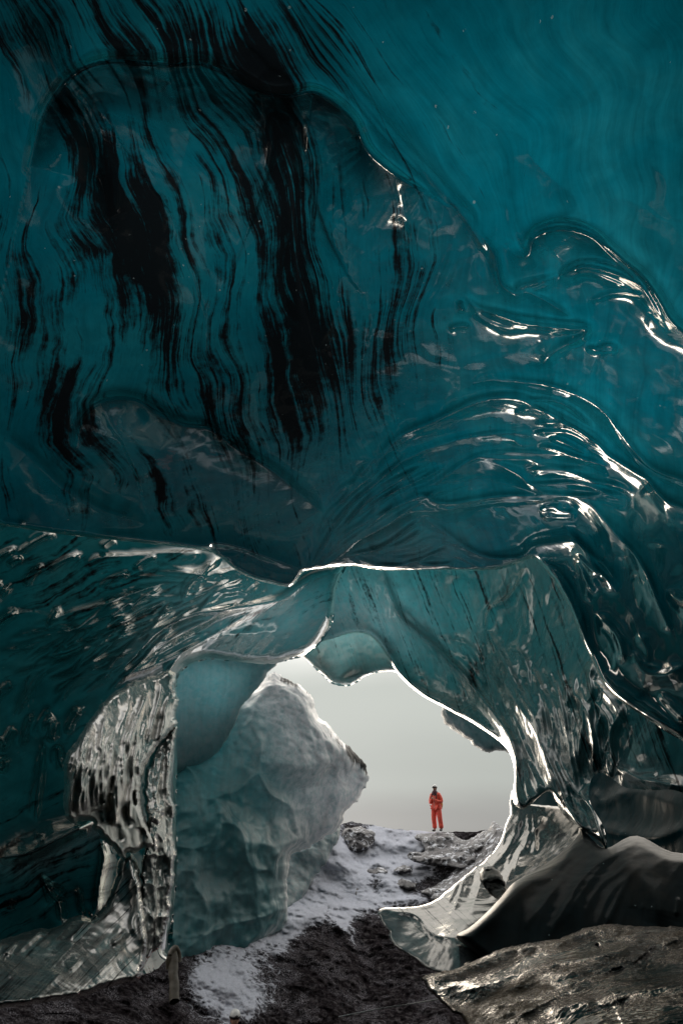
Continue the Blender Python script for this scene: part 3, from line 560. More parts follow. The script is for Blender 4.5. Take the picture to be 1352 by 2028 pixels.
blk_r = [([(545, 1345), (560, 1380), (565, 1410), (558, 1445), (575, 1480), (600, 1510), (610, 1560)], .35, 40, 50, 6), ([(505, 1400), (515, 1430), (520, 1445)], .25, 16, 16, 4), ([(480, 1420), (520, 1440), (560, 1440), (600, 1420), (630, 1430)], .25, 30, 30, 6),
    ([(610, 1560), (620, 1610), (635, 1640), (650, 1630)], .3, 40, 30, 5), ([(340, 1585), (400, 1620), (470, 1660), (520, 1670), (580, 1690)], .3, 60, 50, 8), ([(560, 1700), (566, 1760), (566, 1820)], .2, 30, 8, 3),
    ([(470, 1480), (560, 1490), (640, 1500), (690, 1520)], .15, 60, 60, 8)]
o = sheet('large_ice_block', blk, far([(200, 1400, 15.5), (540, 1340, 16.5), (730, 1535, 17.5), (600, 1500, 15.5), (660, 1650, 17), (450, 1500, 14.8), (200, 1900, 13.5), (566, 1800, 15.5), (400, 1750, 14)]), M['block'], 2.6, blk_r, 1.3, 26,
      noise_amp=.9, noise_scale=.45, frost=lambda Q: .1+blobs(Q, [(610, 1450, 100, 200, -20, .95), (660, 1560, 80, 110, 0, .65), (545, 1370, 50, 45, 0, .6), (610, 1640, 60, 60, 0, .4), (570, 1740, 20, 90, 0, .35), (400, 1750, 60, 40, 0, .15)]),
      clear=lambda Q: 1.15+blobs(Q, [(420, 1500, 160, 120, 0, .6), (430, 1780, 220, 150, 0, -.8), (560, 1740, 120, 60, 0, -.2)]), ash=lambda Q: -.5+2*blobs(Q, [(545, 1345, 30, 14, 20, .5), (670, 1470, 70, 10, 48, .45), (690, 1530, 40, 60, 0, .3), (600, 1365, 60, 8, 30, .6), (710, 1500, 60, 9, 55, .7), (400, 1650, 120, 16, 25, .3)]), thick=2.2,  # clear: painted glow, brighter upper left, dimmer at the base
      cup=[(13, .3, 1.5, 1.2, None), (19, .04, 4, 5, None)])
tag(o, 'huge blue-grey ice block with a frosted tip left of the cave mouth', 'ice block')
sb_ = [(560, 1690), (600, 1672), (640, 1640), (670, 1630), (668, 1660), (655, 1690), (630, 1730), (610, 1765), (585, 1800), (560, 1830), (545, 1800)]
o = sheet('small_ice_block', sb_, far([(560, 1700, 17.5), (670, 1640, 19), (560, 1830, 16.5), (640, 1720, 18)]), M['block'], 2.6, (), .5, 14, noise_amp=.4, noise_scale=.9, frost=lambda Q: .55+0*Q[:, 0], clear=lambda Q: .6+0*Q[:, 0], ash=lambda Q: .1+0*Q[:, 0], thick=.8)
tag(o, 'smaller grey ice block half buried in snow at the foot of the huge one', 'ice block')

# ------------------------------------------------------------------ frozen fall on the left, with its strands
fall = [(150, 1470), (170, 1440), (200, 1395), (235, 1365), (275, 1345), (310, 1336), (332, 1326), (350, 1338), (346, 1362), (355, 1388), (347, 1412), (351, 1436), (336, 1452), (312, 1478), (292, 1510), (280, 1545), (279, 1590), (292, 1630), (303, 1655), (309, 1674), (296, 1683), (282, 1680), (268, 1690), (250, 1688), (247, 1701),
        (228, 1684), (206, 1664), (196, 1650), (184, 1640), (184, 1628), (160, 1624), (146, 1630), (130, 1616), (127, 1560), (130, 1500)]
fr = []
for k in range(46):
    u = (k+.5)/46+rng.uniform(-.01, .01); t0 = rng.uniform(0, .45); t1 = t0+rng.uniform(.3, .6)
    top = np.array([165+185*u, 1450-118*u**.7]); bot = np.array([132+172*u, 1615+66*u]); midp = np.array([140+160*u**1.3, 1530-10*u])
    ps = []
    for t in np.linspace(t0, min(t1, 1), 6):
        p = (1-t)**2*top+2*t*(1-t)*midp+t*t*bot; ps.append((p[0]+rng.normal(0, 1.5), p[1]))
    fr.append((ps, rng.uniform(.1, .22), rng.uniform(3.5, 8), rng.uniform(3.5, 8), 1.6))
for (x, y, l) in ((225, 1560, 26), (218, 1590, 20), (262, 1555, 30), (265, 1580, 16), (202, 1583, 10), (200, 1618, 14), (282, 1662, 22), (200, 1530, 22), (240, 1520, 20), (175, 1520, 24), (215, 1615, 16), (250, 1620, 22), (235, 1650, 18)):
    fr.append(([(x, y-l), (x-1, y), (x+4, y+l)], -.12, 5, 6, 3))
o = sheet('frozen_waterfall', fall, [(150, 1470, 6.3), (350, 1335, 9.2), (352, 1430, 9.0), (280, 1560, 7.6), (130, 1600, 6.0), (309, 1675, 7.7), (247, 1700, 6.9), (190, 1640, 6.4), (220, 1560, 6.7)], M['fall'], 1.7, fr, .55, 12, noise_amp=.12, noise_scale=2.2,
      frost=lambda Q: .12+blobs(Q, [(245, 1640, 80, 70, 0, 1.0), (160, 1600, 40, 50, 0, .8), (230, 1540, 80, 90, 0, .6), (200, 1480, 60, 70, 0, .3)]), clear=lambda Q: 1.2+0*Q[:, 0], ash=lambda Q: -.2+blobs(Q, [(240, 1480, 40, 40, 0, .35), (310, 1420, 40, 40, 0, .3)]), thick=.5)  # frost blobs paint the lit look of the lower strands
tag(o, 'frozen waterfall of glossy cream and silver strands on the left wall', 'frozen waterfall')
pil = [(292, 1520), (305, 1485), (322, 1462), (345, 1440), (352, 1445), (346, 1480), (340, 1530), (338, 1575), (347, 1600), (341, 1640), (344, 1668), (352, 1690), (342, 1715), (346, 1740), (336, 1770), (340, 1795), (328, 1840), (322, 1870), (300, 1890), (280, 1920), (262, 1900), (276, 1800), (280, 1720), (288, 1660), (292, 1620), (284, 1570)]
o = sheet('ice_pillar', pil, [(300, 1490, 8.6), (345, 1445, 9.1), (340, 1600, 8.6), (290, 1600, 7.8), (330, 1850, 8.2), (270, 1900, 7.4)], M['fall'], 1.9,
      [([(345, 1450), (338, 1500), (332, 1560), (342, 1600), (340, 1660), (338, 1720), (332, 1780)], .22, 8, 8, 2), ([(322, 1480), (316, 1530), (308, 1580), (304, 1610)], .14, 7, 7, 2), ([(298, 1625), (312, 1605), (330, 1600)], .2, 6, 14, 3), ([(325, 1600), (320, 1700), (322, 1800), (312, 1870)], .1, 12, 12, 3),
       ([(300, 1700), (305, 1780), (300, 1850)], .1, 10, 10, 3)], .45, 10, noise_amp=.25, noise_scale=2.0, frost=lambda Q: .18+blobs(Q, [(338, 1680, 10, 130, 0, .55), (305, 1830, 30, 60, 0, .3), (325, 1570, 20, 40, 0, .3)]), clear=lambda Q: .45+0*Q[:, 0], ash=lambda Q: .2+blobs(Q, [(310, 1500, 30, 60, 0, .5)]), thick=.6,
      cup=[(4, .05, 9, 4, None)])
tag(o, 'tall narrow grey ice pillar just right of the frozen waterfall', 'ice pillar')
shf = [(-500, 1900), (-100, 1875), (0, 1862), (60, 1842), (110, 1836), (150, 1815), (185, 1815), (210, 1785), (228, 1740), (238, 1700), (262, 1690), (276, 1720), (282, 1780), (290, 1830), (292, 1880), (286, 1915), (278, 1938), (250, 1946), (215, 1954), (185, 1966), (160, 1974), (120, 1980), (60, 1990), (0, 1998), (-100, 2012), (-500, 2060)]
sr = []
for k in range(24):
    x = rng.uniform(-40, 270); y = rng.uniform(1850-.35*max(x-120, 0), 1960); l = rng.uniform(12, 75)
    sr.append(([(x+l*.45, y-l*.5), (x, y), (x-l*.55, y+l*.5)], rng.uniform(.02, .10), rng.uniform(3, 10), rng.uniform(4, 12), 2))
o = sheet('ice_ledge', shf, [(-500, 1900, 5), (0, 1862, 6.2), (120, 1836, 6.8), (250, 1700, 7.4), (290, 1880, 7.2), (250, 1946, 6.6), (100, 1980, 5.4), (0, 1998, 5), (-500, 2050, 4.3), (150, 1900, 6.3)], M['fall'], 2.4,
      sr+[([(278, 1720), (284, 1780), (282, 1830), (290, 1890)], .2, 8, 14, 2.5), ([(268, 1730), (272, 1790), (262, 1830), (275, 1860)], .12, 7, 9, 2)], .5, 14, noise_amp=.2, noise_scale=1.2,
      frost=lambda Q: .10+blobs(Q, [(240, 1860, 70, 80, 0, .3), (120, 1890, 120, 40, -20, .12)]), clear=lambda Q: .35+0*Q[:, 0], ash=lambda Q: .3+blobs(Q, [(0, 1960, 150, 40, 0, .3)]), flow=lambda Q: np.stack([(Q[:, 0]+Q[:, 1])/60, (Q[:, 0]-Q[:, 1])/160, Q[:, 0]*0], -1), thick=.7)
tag(o, 'low grey ice ledge with slanting ripples under the frozen waterfall', 'ice ledge')

# ------------------------------------------------------------------ glossy foot of the right wall
foot = [(1018, 1560), (1040, 1590), (1150, 1610), (1150, 1700), (1140, 1840), (1060, 1925), (960, 1935), (880, 1928), (845, 1918), (815, 1895), (790, 1880), (772, 1862), (770, 1845), (758, 1830), (748, 1806), (760, 1798), (800, 1797), (850, 1788), (880, 1768), (920, 1735), (958, 1705), (985, 1675), (998, 1640), (1010, 1610), (1008, 1585)]
def foot_prof(Q, P3, D):
    # the top is a sloping glacis running back up to the wall; in front of its broken edge the block drops sheer
    el = smooth([(740, 1800), (765, 1806), (790, 1802), (812, 1815), (830, 1822), (850, 1840), (870, 1852), (905, 1857), (940, 1870), (1000, 1900), (1100, 1940)], 6)
    d, t, _ = seg_near(Q, el); 
    below = d > 0
    D = D-np.where(below, np.clip(d, 0, 120)*.006, 0)
    return D
fo_r = [([(1030, 1600), (1024, 1640), (1005, 1680), (975, 1715), (945, 1740)], .2, 8, 22, 3), ([(1044, 1610), (1046, 1650), (1035, 1690)], .15, 7, 9, 2.5), ([(1055, 1610), (1058, 1650), (1058, 1680), (1052, 1690)], .12, 5, 7, 2),
    ([(1000, 1650), (990, 1680), (970, 1710)], .1, 8, 8, 2.5), ([(770, 1806), (820, 1812), (860, 1850), (905, 1856)], .12, 10, 6, 2)]
fo_r += [] and [([(x, 1870+.25*(x-780)+y), (x+14, 1892+.25*(x-780)+y)], .06, 4, 4, 2) for x in range(785, 930, 11) for y in (-15, 8)]
fo_r += fan([(1012, 1612), (1110, 1620)], [(850, 1830), (1010, 1790)], 11, .10, 8, 20, 21)
o = sheet('glossy_ice_foot', foot, [(748, 1806, 8.0), (905, 1857, 6.9), (850, 1795, 8.4), (880, 1768, 9.0), (920, 1735, 9.8), (985, 1675, 10.8), (1018, 1600, 11.2), (950, 1790, 8.3), (1000, 1720, 9.6), (1100, 1700, 9.0), (845, 1918, 7.1), (775, 1860, 7.8), (960, 1935, 6.6), (1250, 1850, 6), (1160, 1600, 9.5)], M['foot'], 2.2, fo_r, .12, 5,
      noise_amp=.05, noise_scale=2.5, extra=foot_prof, frost=lambda Q: .2+blobs(Q, [(820, 1880, 90, 40, 25, .35), (850, 1820, 120, 30, -20, .2)]), ash=lambda Q: 0*Q[:, 0]+.1, clear=lambda Q: 1+0*Q[:, 0], thick=1.0, flow=lambda Q: np.stack([(Q[:, 0]-Q[:, 1])/50, (Q[:, 0]+Q[:, 1])/160, Q[:, 0]*0], -1))
tag(o, 'wet shining ice foot sloping down from the right wall, broken front edge', 'ice formation')
kn = [(952, 1722), (972, 1716), (990, 1730), (1000, 1752), (1002, 1775), (990, 1787), (975, 1776), (962, 1762), (950, 1745)]
o = sheet('dark_ice_knob', kn, [(970, 1720, 8.6), (1000, 1780, 7.6), (950, 1750, 8.2)], M['hump'], 1.8, (), .3, 10, noise_amp=.35, noise_scale=2.2, frost=lambda Q: .25+0*Q[:, 0], thick=.3)
tag(o, 'small dark ice knob standing on the wet ice foot', 'ice formation')
hump = [(1148, 1634), (1142, 1655), (1120, 1680), (1090, 1704), (1060, 1722), (1032, 1738), (1012, 1752), (990, 1778), (962, 1808), (930, 1836), (903, 1853), (918, 1870), (950, 1895), (1000, 1930), (1200, 1940), (1500, 1940), (1800, 1900), (1800, 1640), (1500, 1640), (1352, 1690), (1260, 1655), (1200, 1680), (1170, 1660)]
o = sheet('smooth_ice_hump', hump, [(1148, 1634, 8.2), (1060, 1722, 7.5), (990, 1778, 6.9), (903, 1853, 6.4), (1100, 1760, 7.0), (1000, 1860, 6.5), (1200, 1780, 6.8), (1352, 1720, 6.9), (1352, 1850, 6.4), (1800, 1700, 6.4), (1800, 1900, 6), (1000, 1930, 6.2), (1200, 1690, 7.4)], M['hump'], 2.6,
      [([(1150, 1640), (1118, 1700), (1085, 1735), (1040, 1745), (1000, 1780), (960, 1820), (905, 1857)], .15, 20, 30, 5), ([(905, 1855), (925, 1875), (955, 1905)], .08, 8, 10, 2), ([(900, 1860), (930, 1850), (955, 1825), (970, 1805)], -.03, 8, 8, 3),
       ([(1220, 1690), (1270, 1740), (1300, 1790), (1290, 1830)], .15, 40, 30, 8), ([(1342, 1775), (1340, 1800), (1336, 1815)], .1, 5, 5, 2)]+fan([(1160, 1650), (1420, 1680)], [(930, 1850), (1300, 1900)], 14, .08, 16, 26, 22), .5, 20, noise_amp=.10, noise_scale=.6,
      frost=lambda Q: .08+blobs(Q, [(1070, 1740, 90, 40, -30, .25), (1280, 1720, 60, 60, 0, .2)]), ash=lambda Q: -.5+0*Q[:, 0], clear=lambda Q: 1+0*Q[:, 0], thick=.8)
tag(o, 'dark smooth ice hump rising behind the gritty ledge', 'ice formation')

# gritty ledge in the near right corner
def grit_material():
    m = newmat('gritty_ice'); g = G(m); P = g.n('ShaderNodeNewGeometry').outputs['Position']
    c1 = g.noise(P, 1.6, 5, .65, .5); c2 = g.noise(P, 26, 4, .75); c3 = g.noise(P, 90, 2, .6); afr = g.attr('frost').outputs['Fac']
    gr = g.sm(g.math('ADD', g.math('ADD', g.math('MULTIPLY', c1, .55), g.math('MULTIPLY', c2, .45)), g.math('MULTIPLY', g.math('SUBTRACT', 0.5, afr), .4)), .60, .80)
    col = g.mix(gr, (.005, .005, .006), (.07, .047, .029)); col = g.mix(g.math('MULTIPLY', g.sm(c3, .62, .7), gr), col, (.5, .4, .27))
    h = g.math('ADD', g.math('MULTIPLY', c1, .6), g.math('MULTIPLY', g.math('MULTIPLY', gr, g.math('ADD', c2, g.math('MULTIPLY', c3, .5))), .22))
    bm = g.n('ShaderNodeBump'); bm.inputs['Strength'].default_value = .6; bm.inputs['Distance'].default_value = .15; g.l(h, bm.inputs['Height'])
    df = g.n('ShaderNodeBsdfDiffuse'); g.l(col, df.inputs[0]); g.l(bm.outputs[0], df.inputs['Normal'])
    gl = g.n('ShaderNodeBsdfGlossy'); gl.inputs[0].default_value = (1, .96, .9, 1); g.l(bm.outputs[0], gl.inputs['Normal']); g.l(g.math('MULTIPLY_ADD', gr, .3, .12), gl.inputs['Roughness'])
    fr = g.n('ShaderNodeFresnel'); fr.inputs['IOR'].default_value = 1.45; g.l(bm.outputs[0], fr.inputs['Normal'])
    f = g.math('MULTIPLY', g.math('SUBTRACT', fr.outputs[0], .03), g.math('MULTIPLY_ADD', gr, -.75, .85), clamp=True)
    mx = g.n('ShaderNodeMixShader'); g.l(f, mx.inputs[0]); g.l(df.outputs[0], mx.inputs[1]); g.l(gl.outputs[0], mx.inputs[2])
    o = g.n('ShaderNodeOutputMaterial'); g.l(mx.outputs[0], o.inputs[0]); return m
M['grit'] = grit_material()
led = [(836, 1940), (850, 1930), (875, 1924), (900, 1918), (930, 1905), (960, 1893), (1000, 1878), (1050, 1868), (1100, 1860), (1135, 1848), (1165, 1836), (1210, 1832), (1280, 1834), (1352, 1836), (1500, 1836), (1900, 1850), (1900, 2300), (1400, 2400), (960, 2300), (925, 2040), (895, 2005), (860, 1972)]
lr = [([(838, 1940), (880, 1925), (930, 1908), (1000, 1880), (1100, 1862), (1170, 1840), (1240, 1838)], .10, 8, 20, 3), ([(870, 1968), (900, 1952), (950, 1940), (985, 1922), (1000, 1912)], .06, 9, 12, 3), ([(875, 1975), (930, 1958), (980, 1945), (1040, 1925), (1080, 1910), (1150, 1900), (1230, 1880), (1260, 1862), (1220, 1850)], .09, 12, 16, 3),
    ([(922, 2000), (960, 1985), (1010, 1960), (1050, 1930), (1100, 1925), (1200, 1900)], .08, 12, 22, 3), ([(840, 1945), (870, 1975), (900, 2005), (935, 2045)], .08, 8, 8, 2), ([(1010, 1945), (960, 1975), (930, 1990)], -.03, 22, 22, 8), ([(1110, 1895), (1160, 1890), (1200, 1865)], -.03, 24, 22, 10),
    ([(1180, 1985), (1210, 1965), (1270, 1960), (1352, 1950), (1420, 1940)], .09, 18, 30, 4), ([(1090, 2000), (1130, 1990), (1180, 1980)], .06, 12, 16, 4), ([(1250, 1925), (1330, 1930), (1400, 1920)], -.04, 30, 30, 10)]
o = sheet('gritty_ice_ledge', led, [(836, 1940, 5.2), (1000, 1878, 5.5), (1170, 1836, 5.3), (1352, 1836, 4.6), (1900, 1850, 3.8), (925, 2040, 4.0), (1100, 1950, 4.2), (1352, 1950, 3.5), (1200, 2028, 3.2), (1352, 2200, 2.3), (960, 2300, 2.8), (1900, 2300, 2)], M['grit'], 2.2, rg(lr, 2.0), .25, 9, noise_amp=.16, noise_scale=2.2,
      frost=lambda Q: .25*fbm(np.stack([Q[:, 0]/70, Q[:, 1]/22, Q[:, 0]*0], -1), 3, 8)+blobs(Q, [(1300, 1930, 90, 30, 0, .6), (1170, 1880, 60, 16, -10, .5), (990, 1940, 70, 14, -28, .5), (1250, 2020, 200, 30, 0, .4), (900, 1960, 50, 20, 0, .5), (1130, 1940, 50, 15, 0, .3)]), thick=.8)
tag(o, 'dark brown gritty ice ledge with wet streaks in the near right corner', 'ice ledge')

# ------------------------------------------------------------------ snow slope outside
def snow_material(sa=(.40, .42, .48), sb__=(.56, .58, .64)):
    m = newmat('snow_and_moraine'); g = G(m); P = g.n('ShaderNodeNewGeometry').outputs['Position']; afr = g.attr('frost').outputs['Fac']
    c1 = g.noise(P, 1.2, 7, .72, .4); c2 = g.noise(P, 8, 5, .78); c3 = g.noise(P, 40, 3, .7)
    v = g.math('ADD', g.math('ADD', g.math('MULTIPLY', c1, .45), g.math('MULTIPLY', c2, .55)), g.math('MULTIPLY', g.math('SUBTRACT', afr, .5), .36))
    s = g.sm(v, .49, .56)
    rock = g.mix(g.sm(c2, .35, .65), (.004, .0035, .004), (.03, .025, .027)); rock = g.mix(g.math('MULTIPLY', g.sm(c3, .5, .62), g.sm(g.math('ADD', c1, g.math('MULTIPLY', afr, .25)), .48, .62)), rock, (.22, .21, .23))
    snow = g.mix(g.sm(c3, .3, .7), sa, sb__); snow = g.mix(g.math('MULTIPLY', g.sm(c2, .55, .75), .4), snow, (.25, .23, .24))
    col = g.mix(s, rock, snow)
    h = g.math('ADD', g.math('MULTIPLY', c2, .8), g.math('ADD', g.math('MULTIPLY', c3, .25), g.math('MULTIPLY', s, .35)))
    bm = g.n('ShaderNodeBump'); bm.inputs['Strength'].default_value = .8; bm.inputs['Distance'].default_value = .12; g.l(h, bm.inputs['Height'])
    df = g.n('ShaderNodeBsdfDiffuse'); g.l(col, df.inputs[0]); g.l(bm.outputs[0], df.inputs['Normal'])
    gl = g.n('ShaderNodeBsdfGlossy'); g.l(bm.outputs[0], gl.inputs['Normal']); gl.inputs['Roughness'].default_value = .45
    mx = g.n('ShaderNodeMixShader'); g.l(g.math('MULTIPLY', g.sm(c2, .5, .7), .05), mx.inputs[0]); g.l(df.outputs[0], mx.inputs[1]); g.l(gl.outputs[0], mx.inputs[2])
    o = g.n('ShaderNodeOutputMaterial'); g.l(mx.outputs[0], o.inputs[0]); return m
M['snow'] = snow_material()
snow_b = [(790, 1700, 70, 60, 0, .5), (690, 1790, 70, 40, 0, .5), (900, 1790, 50, 12, -20, .5), (440, 1990, 110, 70, 0, .25), (500, 1900, 180, 80, 0, .25), (640, 1900, 100, 80, 0, .1), (760, 1700, 230, 70, 0, .75), (640, 1760, 160, 55, -35, .9), (820, 1760, 110, 50, 0, .6), (600, 1800, 90, 40, -35, .5), (910, 1720, 60, 40, 0, .3), (540, 1830, 60, 25, -30, .7), (430, 1838, 130, 12, -24, .8), (430, 1930, 60, 40, -20, .62), (470, 1985, 70, 60, 0, .58), (680, 1832, 16, 24, -20, .7), (700, 1860, 10, 20, 0, .5), (560, 1860, 20, 30, 0, .3), (780, 1655, 120, 30, 5, .7),
    (610, 1770, 16, 12, 0, -.6), (650, 1790, 10, 20, 0, -.7), (690, 1720, 9, 9, 0, -.5), (770, 1690, 9, 6, 0, -.6), (830, 1700, 12, 7, 0, -.7), (712, 1655, 34, 24, 0, -1.0), (745, 1745, 26, 26, 0, -.8), (800, 1725, 20, 10, 20, -.8), (805, 1755, 22, 12, 20, -.8), (875, 1700, 70, 30, 0, -1.0), (960, 1650, 60, 40, 0, -1.0), (860, 1760, 40, 20, 20, -.7), (705, 1765, 14, 14, 0, -.5), (890, 1750, 60, 20, 0, -.4), (640, 1860, 90, 40, 0, -.3), (440, 1870, 60, 10, -24, .3)]
def snow_extra(Q, P3, D):
    fr_ = np.clip(blobs(Q, snow_b), 0, 1); n1 = fbm(P3*1.1, 5, 21, .6)
    D = D-.45*np.clip(fr_+n1*.6-.25, 0, .6)-.45*np.abs(fbm(P3*1.3, 5, 31, .62))-.9*np.clip(fbm(P3*.55+3, 3, 51), 0, 1)
    return D
gout = [(-900, 1990), (150, 1940), (230, 1918), (270, 1900), (310, 1888), (345, 1868), (380, 1856), (420, 1842), (470, 1828), (520, 1816), (548, 1806), (566, 1798), (590, 1775), (612, 1750), (622, 1715), (634, 1690), (655, 1665), (660, 1648), (672, 1634), (690, 1627), (705, 1630), (735, 1634), (780, 1641), (830, 1645), (866, 1647),
        (900, 1647), (940, 1648), (980, 1640), (1060, 1640), (1200, 1700), (2000, 1850), (2000, 3500), (-900, 3500)]
gdep = [(270, 1900, 13.2), (345, 1868, 14.2), (470, 1828, 15.6), (566, 1798, 17), (622, 1715, 18.8), (660, 1645, 20.5), (700, 1630, 22), (867, 1647, 22), (980, 1640, 22), (1060, 1640, 22), (760, 1720, 20), (700, 1800, 17.6), (860, 1780, 18.2), (600, 1860, 15.8), (450, 1930, 13.6), (450, 2028, 12.4), (700, 1950, 14), (700, 2028, 12.8), (200, 2028, 11), (-900, 2000, 9),
        (1200, 1700, 18), (2000, 1850, 12), (0, 3500, 4.5), (1300, 3500, 4.2), (2000, 3500, 5), (676, 2500, 8.0), (950, 2000, 13.5), (-900, 3500, 5)]
G_SHEET = sheet('ground', gout, far(gdep), M['snow'], 2.4, [([(690, 1850), (720, 1880), (735, 1940), (700, 2000)], -.8, 30, 50, 8), ([(560, 1830), (600, 1880), (640, 1960)], .3, 40, 60, 8)], .5, 10, edge=gout[1:29], extra=snow_extra, noise_amp=.5, noise_scale=.55, frost=snow_b, fine=(150, 1600, 1100, 2060))
tag(G_SHEET, kind='structure')
plain = bpy.data.meshes.new('glacier_plain'); plain.from_pydata([(-1500, 30, -4), (1500, 30, -4), (1500, 2500, -4), (-1500, 2500, -4)], [], [(0, 1, 2, 3)]); M['plain'] = snow_material((.72, .74, .78), (.84, .86, .9)); plain.materials.append(M['plain']); at_ = plain.attributes.new('frost', 'FLOAT', 'POINT'); at_.data.foreach_set('value', [1.6]*4)
op = bpy.data.objects.new('terrain', plain); C.objects.link(op); op['kind'] = 'structure'

# rocks in the snow
def rock(name, outline, depth, label, cat='rock', mat='rock', thick=.5, amp=.25, ns=2.5, ridges=(), frost=None, rw=12):
    o = sheet(name, outline, far(depth), M[mat], 2.0, ridges, .35, rw, noise_amp=amp, noise_scale=ns, frost=frost, thick=thick, cup=[(5, .12, 10, 10, None)])
    return tag(o, label, cat)
def rock_material():
    m = newmat('moraine_rock'); g = G(m); P = g.n('ShaderNodeNewGeometry').outputs['Position']; afr = g.attr('frost').outputs['Fac']
    c2 = g.noise(P, 3.5, 6, .75, .6); c3 = g.noise(P, 30, 3, .7); c4 = g.noise(P, 2.0, 5, .7, 0, (1, 1, 5))
    col = g.mix(g.sm(c4, .42, .6), (.010, .009, .010), (.065, .06, .062)); col = g.mix(g.sm(c2, .55, .7), col, (.006, .005, .006)); col = g.mix(g.math('MULTIPLY', g.sm(g.math('ADD', c2, g.math('ADD', .05, g.math('MULTIPLY', afr, .35))), .58, .64), 1.0), col, (.6, .62, .66))
    bm = g.n('ShaderNodeBump'); bm.inputs['Strength'].default_value = .8; bm.inputs['Distance'].default_value = .12; g.l(g.math('ADD', c2, g.math('MULTIPLY', c3, .3)), bm.inputs['Height'])
    p = g.n('ShaderNodeBsdfPrincipled'); g.l(col, p.inputs['Base Color']); g.l(bm.outputs[0], p.inputs['Normal']); p.inputs['Roughness'].default_value = .5
    o = g.n('ShaderNodeOutputMaterial'); g.l(p.outputs[0], o.inputs[0]); return m
M['rock'] = rock_material()
rock('boulder', [(672, 1650), (688, 1640), (710, 1638), (728, 1642), (742, 1650), (740, 1668), (728, 1682), (706, 1688), (688, 1682), (678, 1668)], [(672, 1650, 20.4), (742, 1650, 20.6), (700, 1688, 19.9)], 'brown-grey boulder poking through the snow crest left of the person', 'boulder')
rock('rock_outcrop', [(820, 1660), (840, 1650), (870, 1649), (895, 1648), (905, 1658), (925, 1662), (950, 1650), (972, 1640), (1000, 1640), (985, 1668), (950, 1700), (915, 1722), (880, 1715), (840, 1712), (806, 1700), (812, 1688), (842, 1686), (838, 1672)],
     [(820, 1660, 20.6), (895, 1648, 21.2), (1000, 1640, 20.4), (915, 1722, 18.8), (806, 1700, 19.4)], 'dark layered rock outcrop with grey ice bands below the person in red', 'rock outcrop',
     ridges=[([(830, 1665), (870, 1662), (900, 1655)], .3, 10, 14, 3), ([(815, 1696), (870, 1700), (920, 1690), (970, 1655)], .35, 12, 10, 3), ([(860, 1685), (900, 1680), (940, 1665)], .2, 8, 8, 3)])
rock('grey_ice_spur', [(930, 1700), (950, 1672), (962, 1648), (972, 1632), (980, 1630), (990, 1638), (1004, 1636), (1030, 1640), (1030, 1700), (990, 1730), (900, 1790), (870, 1790), (850, 1770), (880, 1740)], [(930, 1700, 19.6), (978, 1632, 20.2), (1030, 1700, 17), (870, 1785, 16.8)], 'grey ice spur with a pointed top between the outcrop and the right wall', 'ice formation', amp=.35, thick=1.0, ns=1.3, frost=lambda Q: -.1+0*Q[:, 0])
for (x, y, w_, h_, d, lab) in ((742, 1742, 24, 26, 18.9, 'dark rock patch sunk in the middle of the snow slope'), (802, 1752, 20, 11, 18.6, 'flat oval brown rock in the snow above the shining ice foot'), (800, 1722, 18, 9, 19.2, 'small dark stone just above the flat oval rock'), (708, 1768, 9, 12, 18.2, 'little dark stone low on the snow slope'), (668, 1677, 7, 10, 19.6, 'little stone at the snow edge beside the ice block'), (862, 1768, 30, 12, 17.6, 'dark rock with a snowy cap behind the shining ice foot')):
    a = np.linspace(0, 2*math.pi, 11, endpoint=False); rr = 1+rng.uniform(-.2, .2, 11)
    rock('rock', [(x+w_*math.cos(t)*q, y+h_*math.sin(t)*q) for t, q in zip(a, rr)], [(x-20, y, d), (x+20, y, d), (x, y-10, d+.15), (x, y+10, d-.15)], lab, amp=.1, thick=.25, rw=8)['group'] = 'stones sunk in the snow slope'

# ------------------------------------------------------------------ cave behind the camera (closes the light in)
def back_shell():
    nu, nv = 72, 40; V = []; 
    for j in range(nv+1):
        for i in range(nu):
            th = 2*math.pi*i/nu; ph = math.pi*j/nv-math.pi/2
            V.append((math.cos(ph)*math.sin(th), math.cos(ph)*math.cos(th), math.sin(ph)))
    V = np.array(V); px, py = project(V); fwd = V[:, 1]*cp+V[:, 2]*sp
    opened = (fwd > .12) & (px > -1150) & (px < 2550) & (py > -780) & (py < 2150)
    rad = 4.9+.3*fbm(V*2.2, 3, 41); W = V*rad[:, None]; W[:, 2] = np.maximum(W[:, 2], -5.5)
    Fq = []
    for j in range(nv):
        for i in range(nu):
            q = [j*nu+i, j*nu+(i+1) % nu, (j+1)*nu+(i+1) % nu, (j+1)*nu+i]
            if not any(opened[k] for k in q): Fq.append(q)
    n = len(V)
    return mesh_obj('cave_back_wall', W, np.array(Fq), M['dark'], None, dict(ash=np.zeros(n)+.45, frost=np.zeros(n), clear=np.zeros(n)+.3, flow=V*3), True, 'structure')
back_shell()

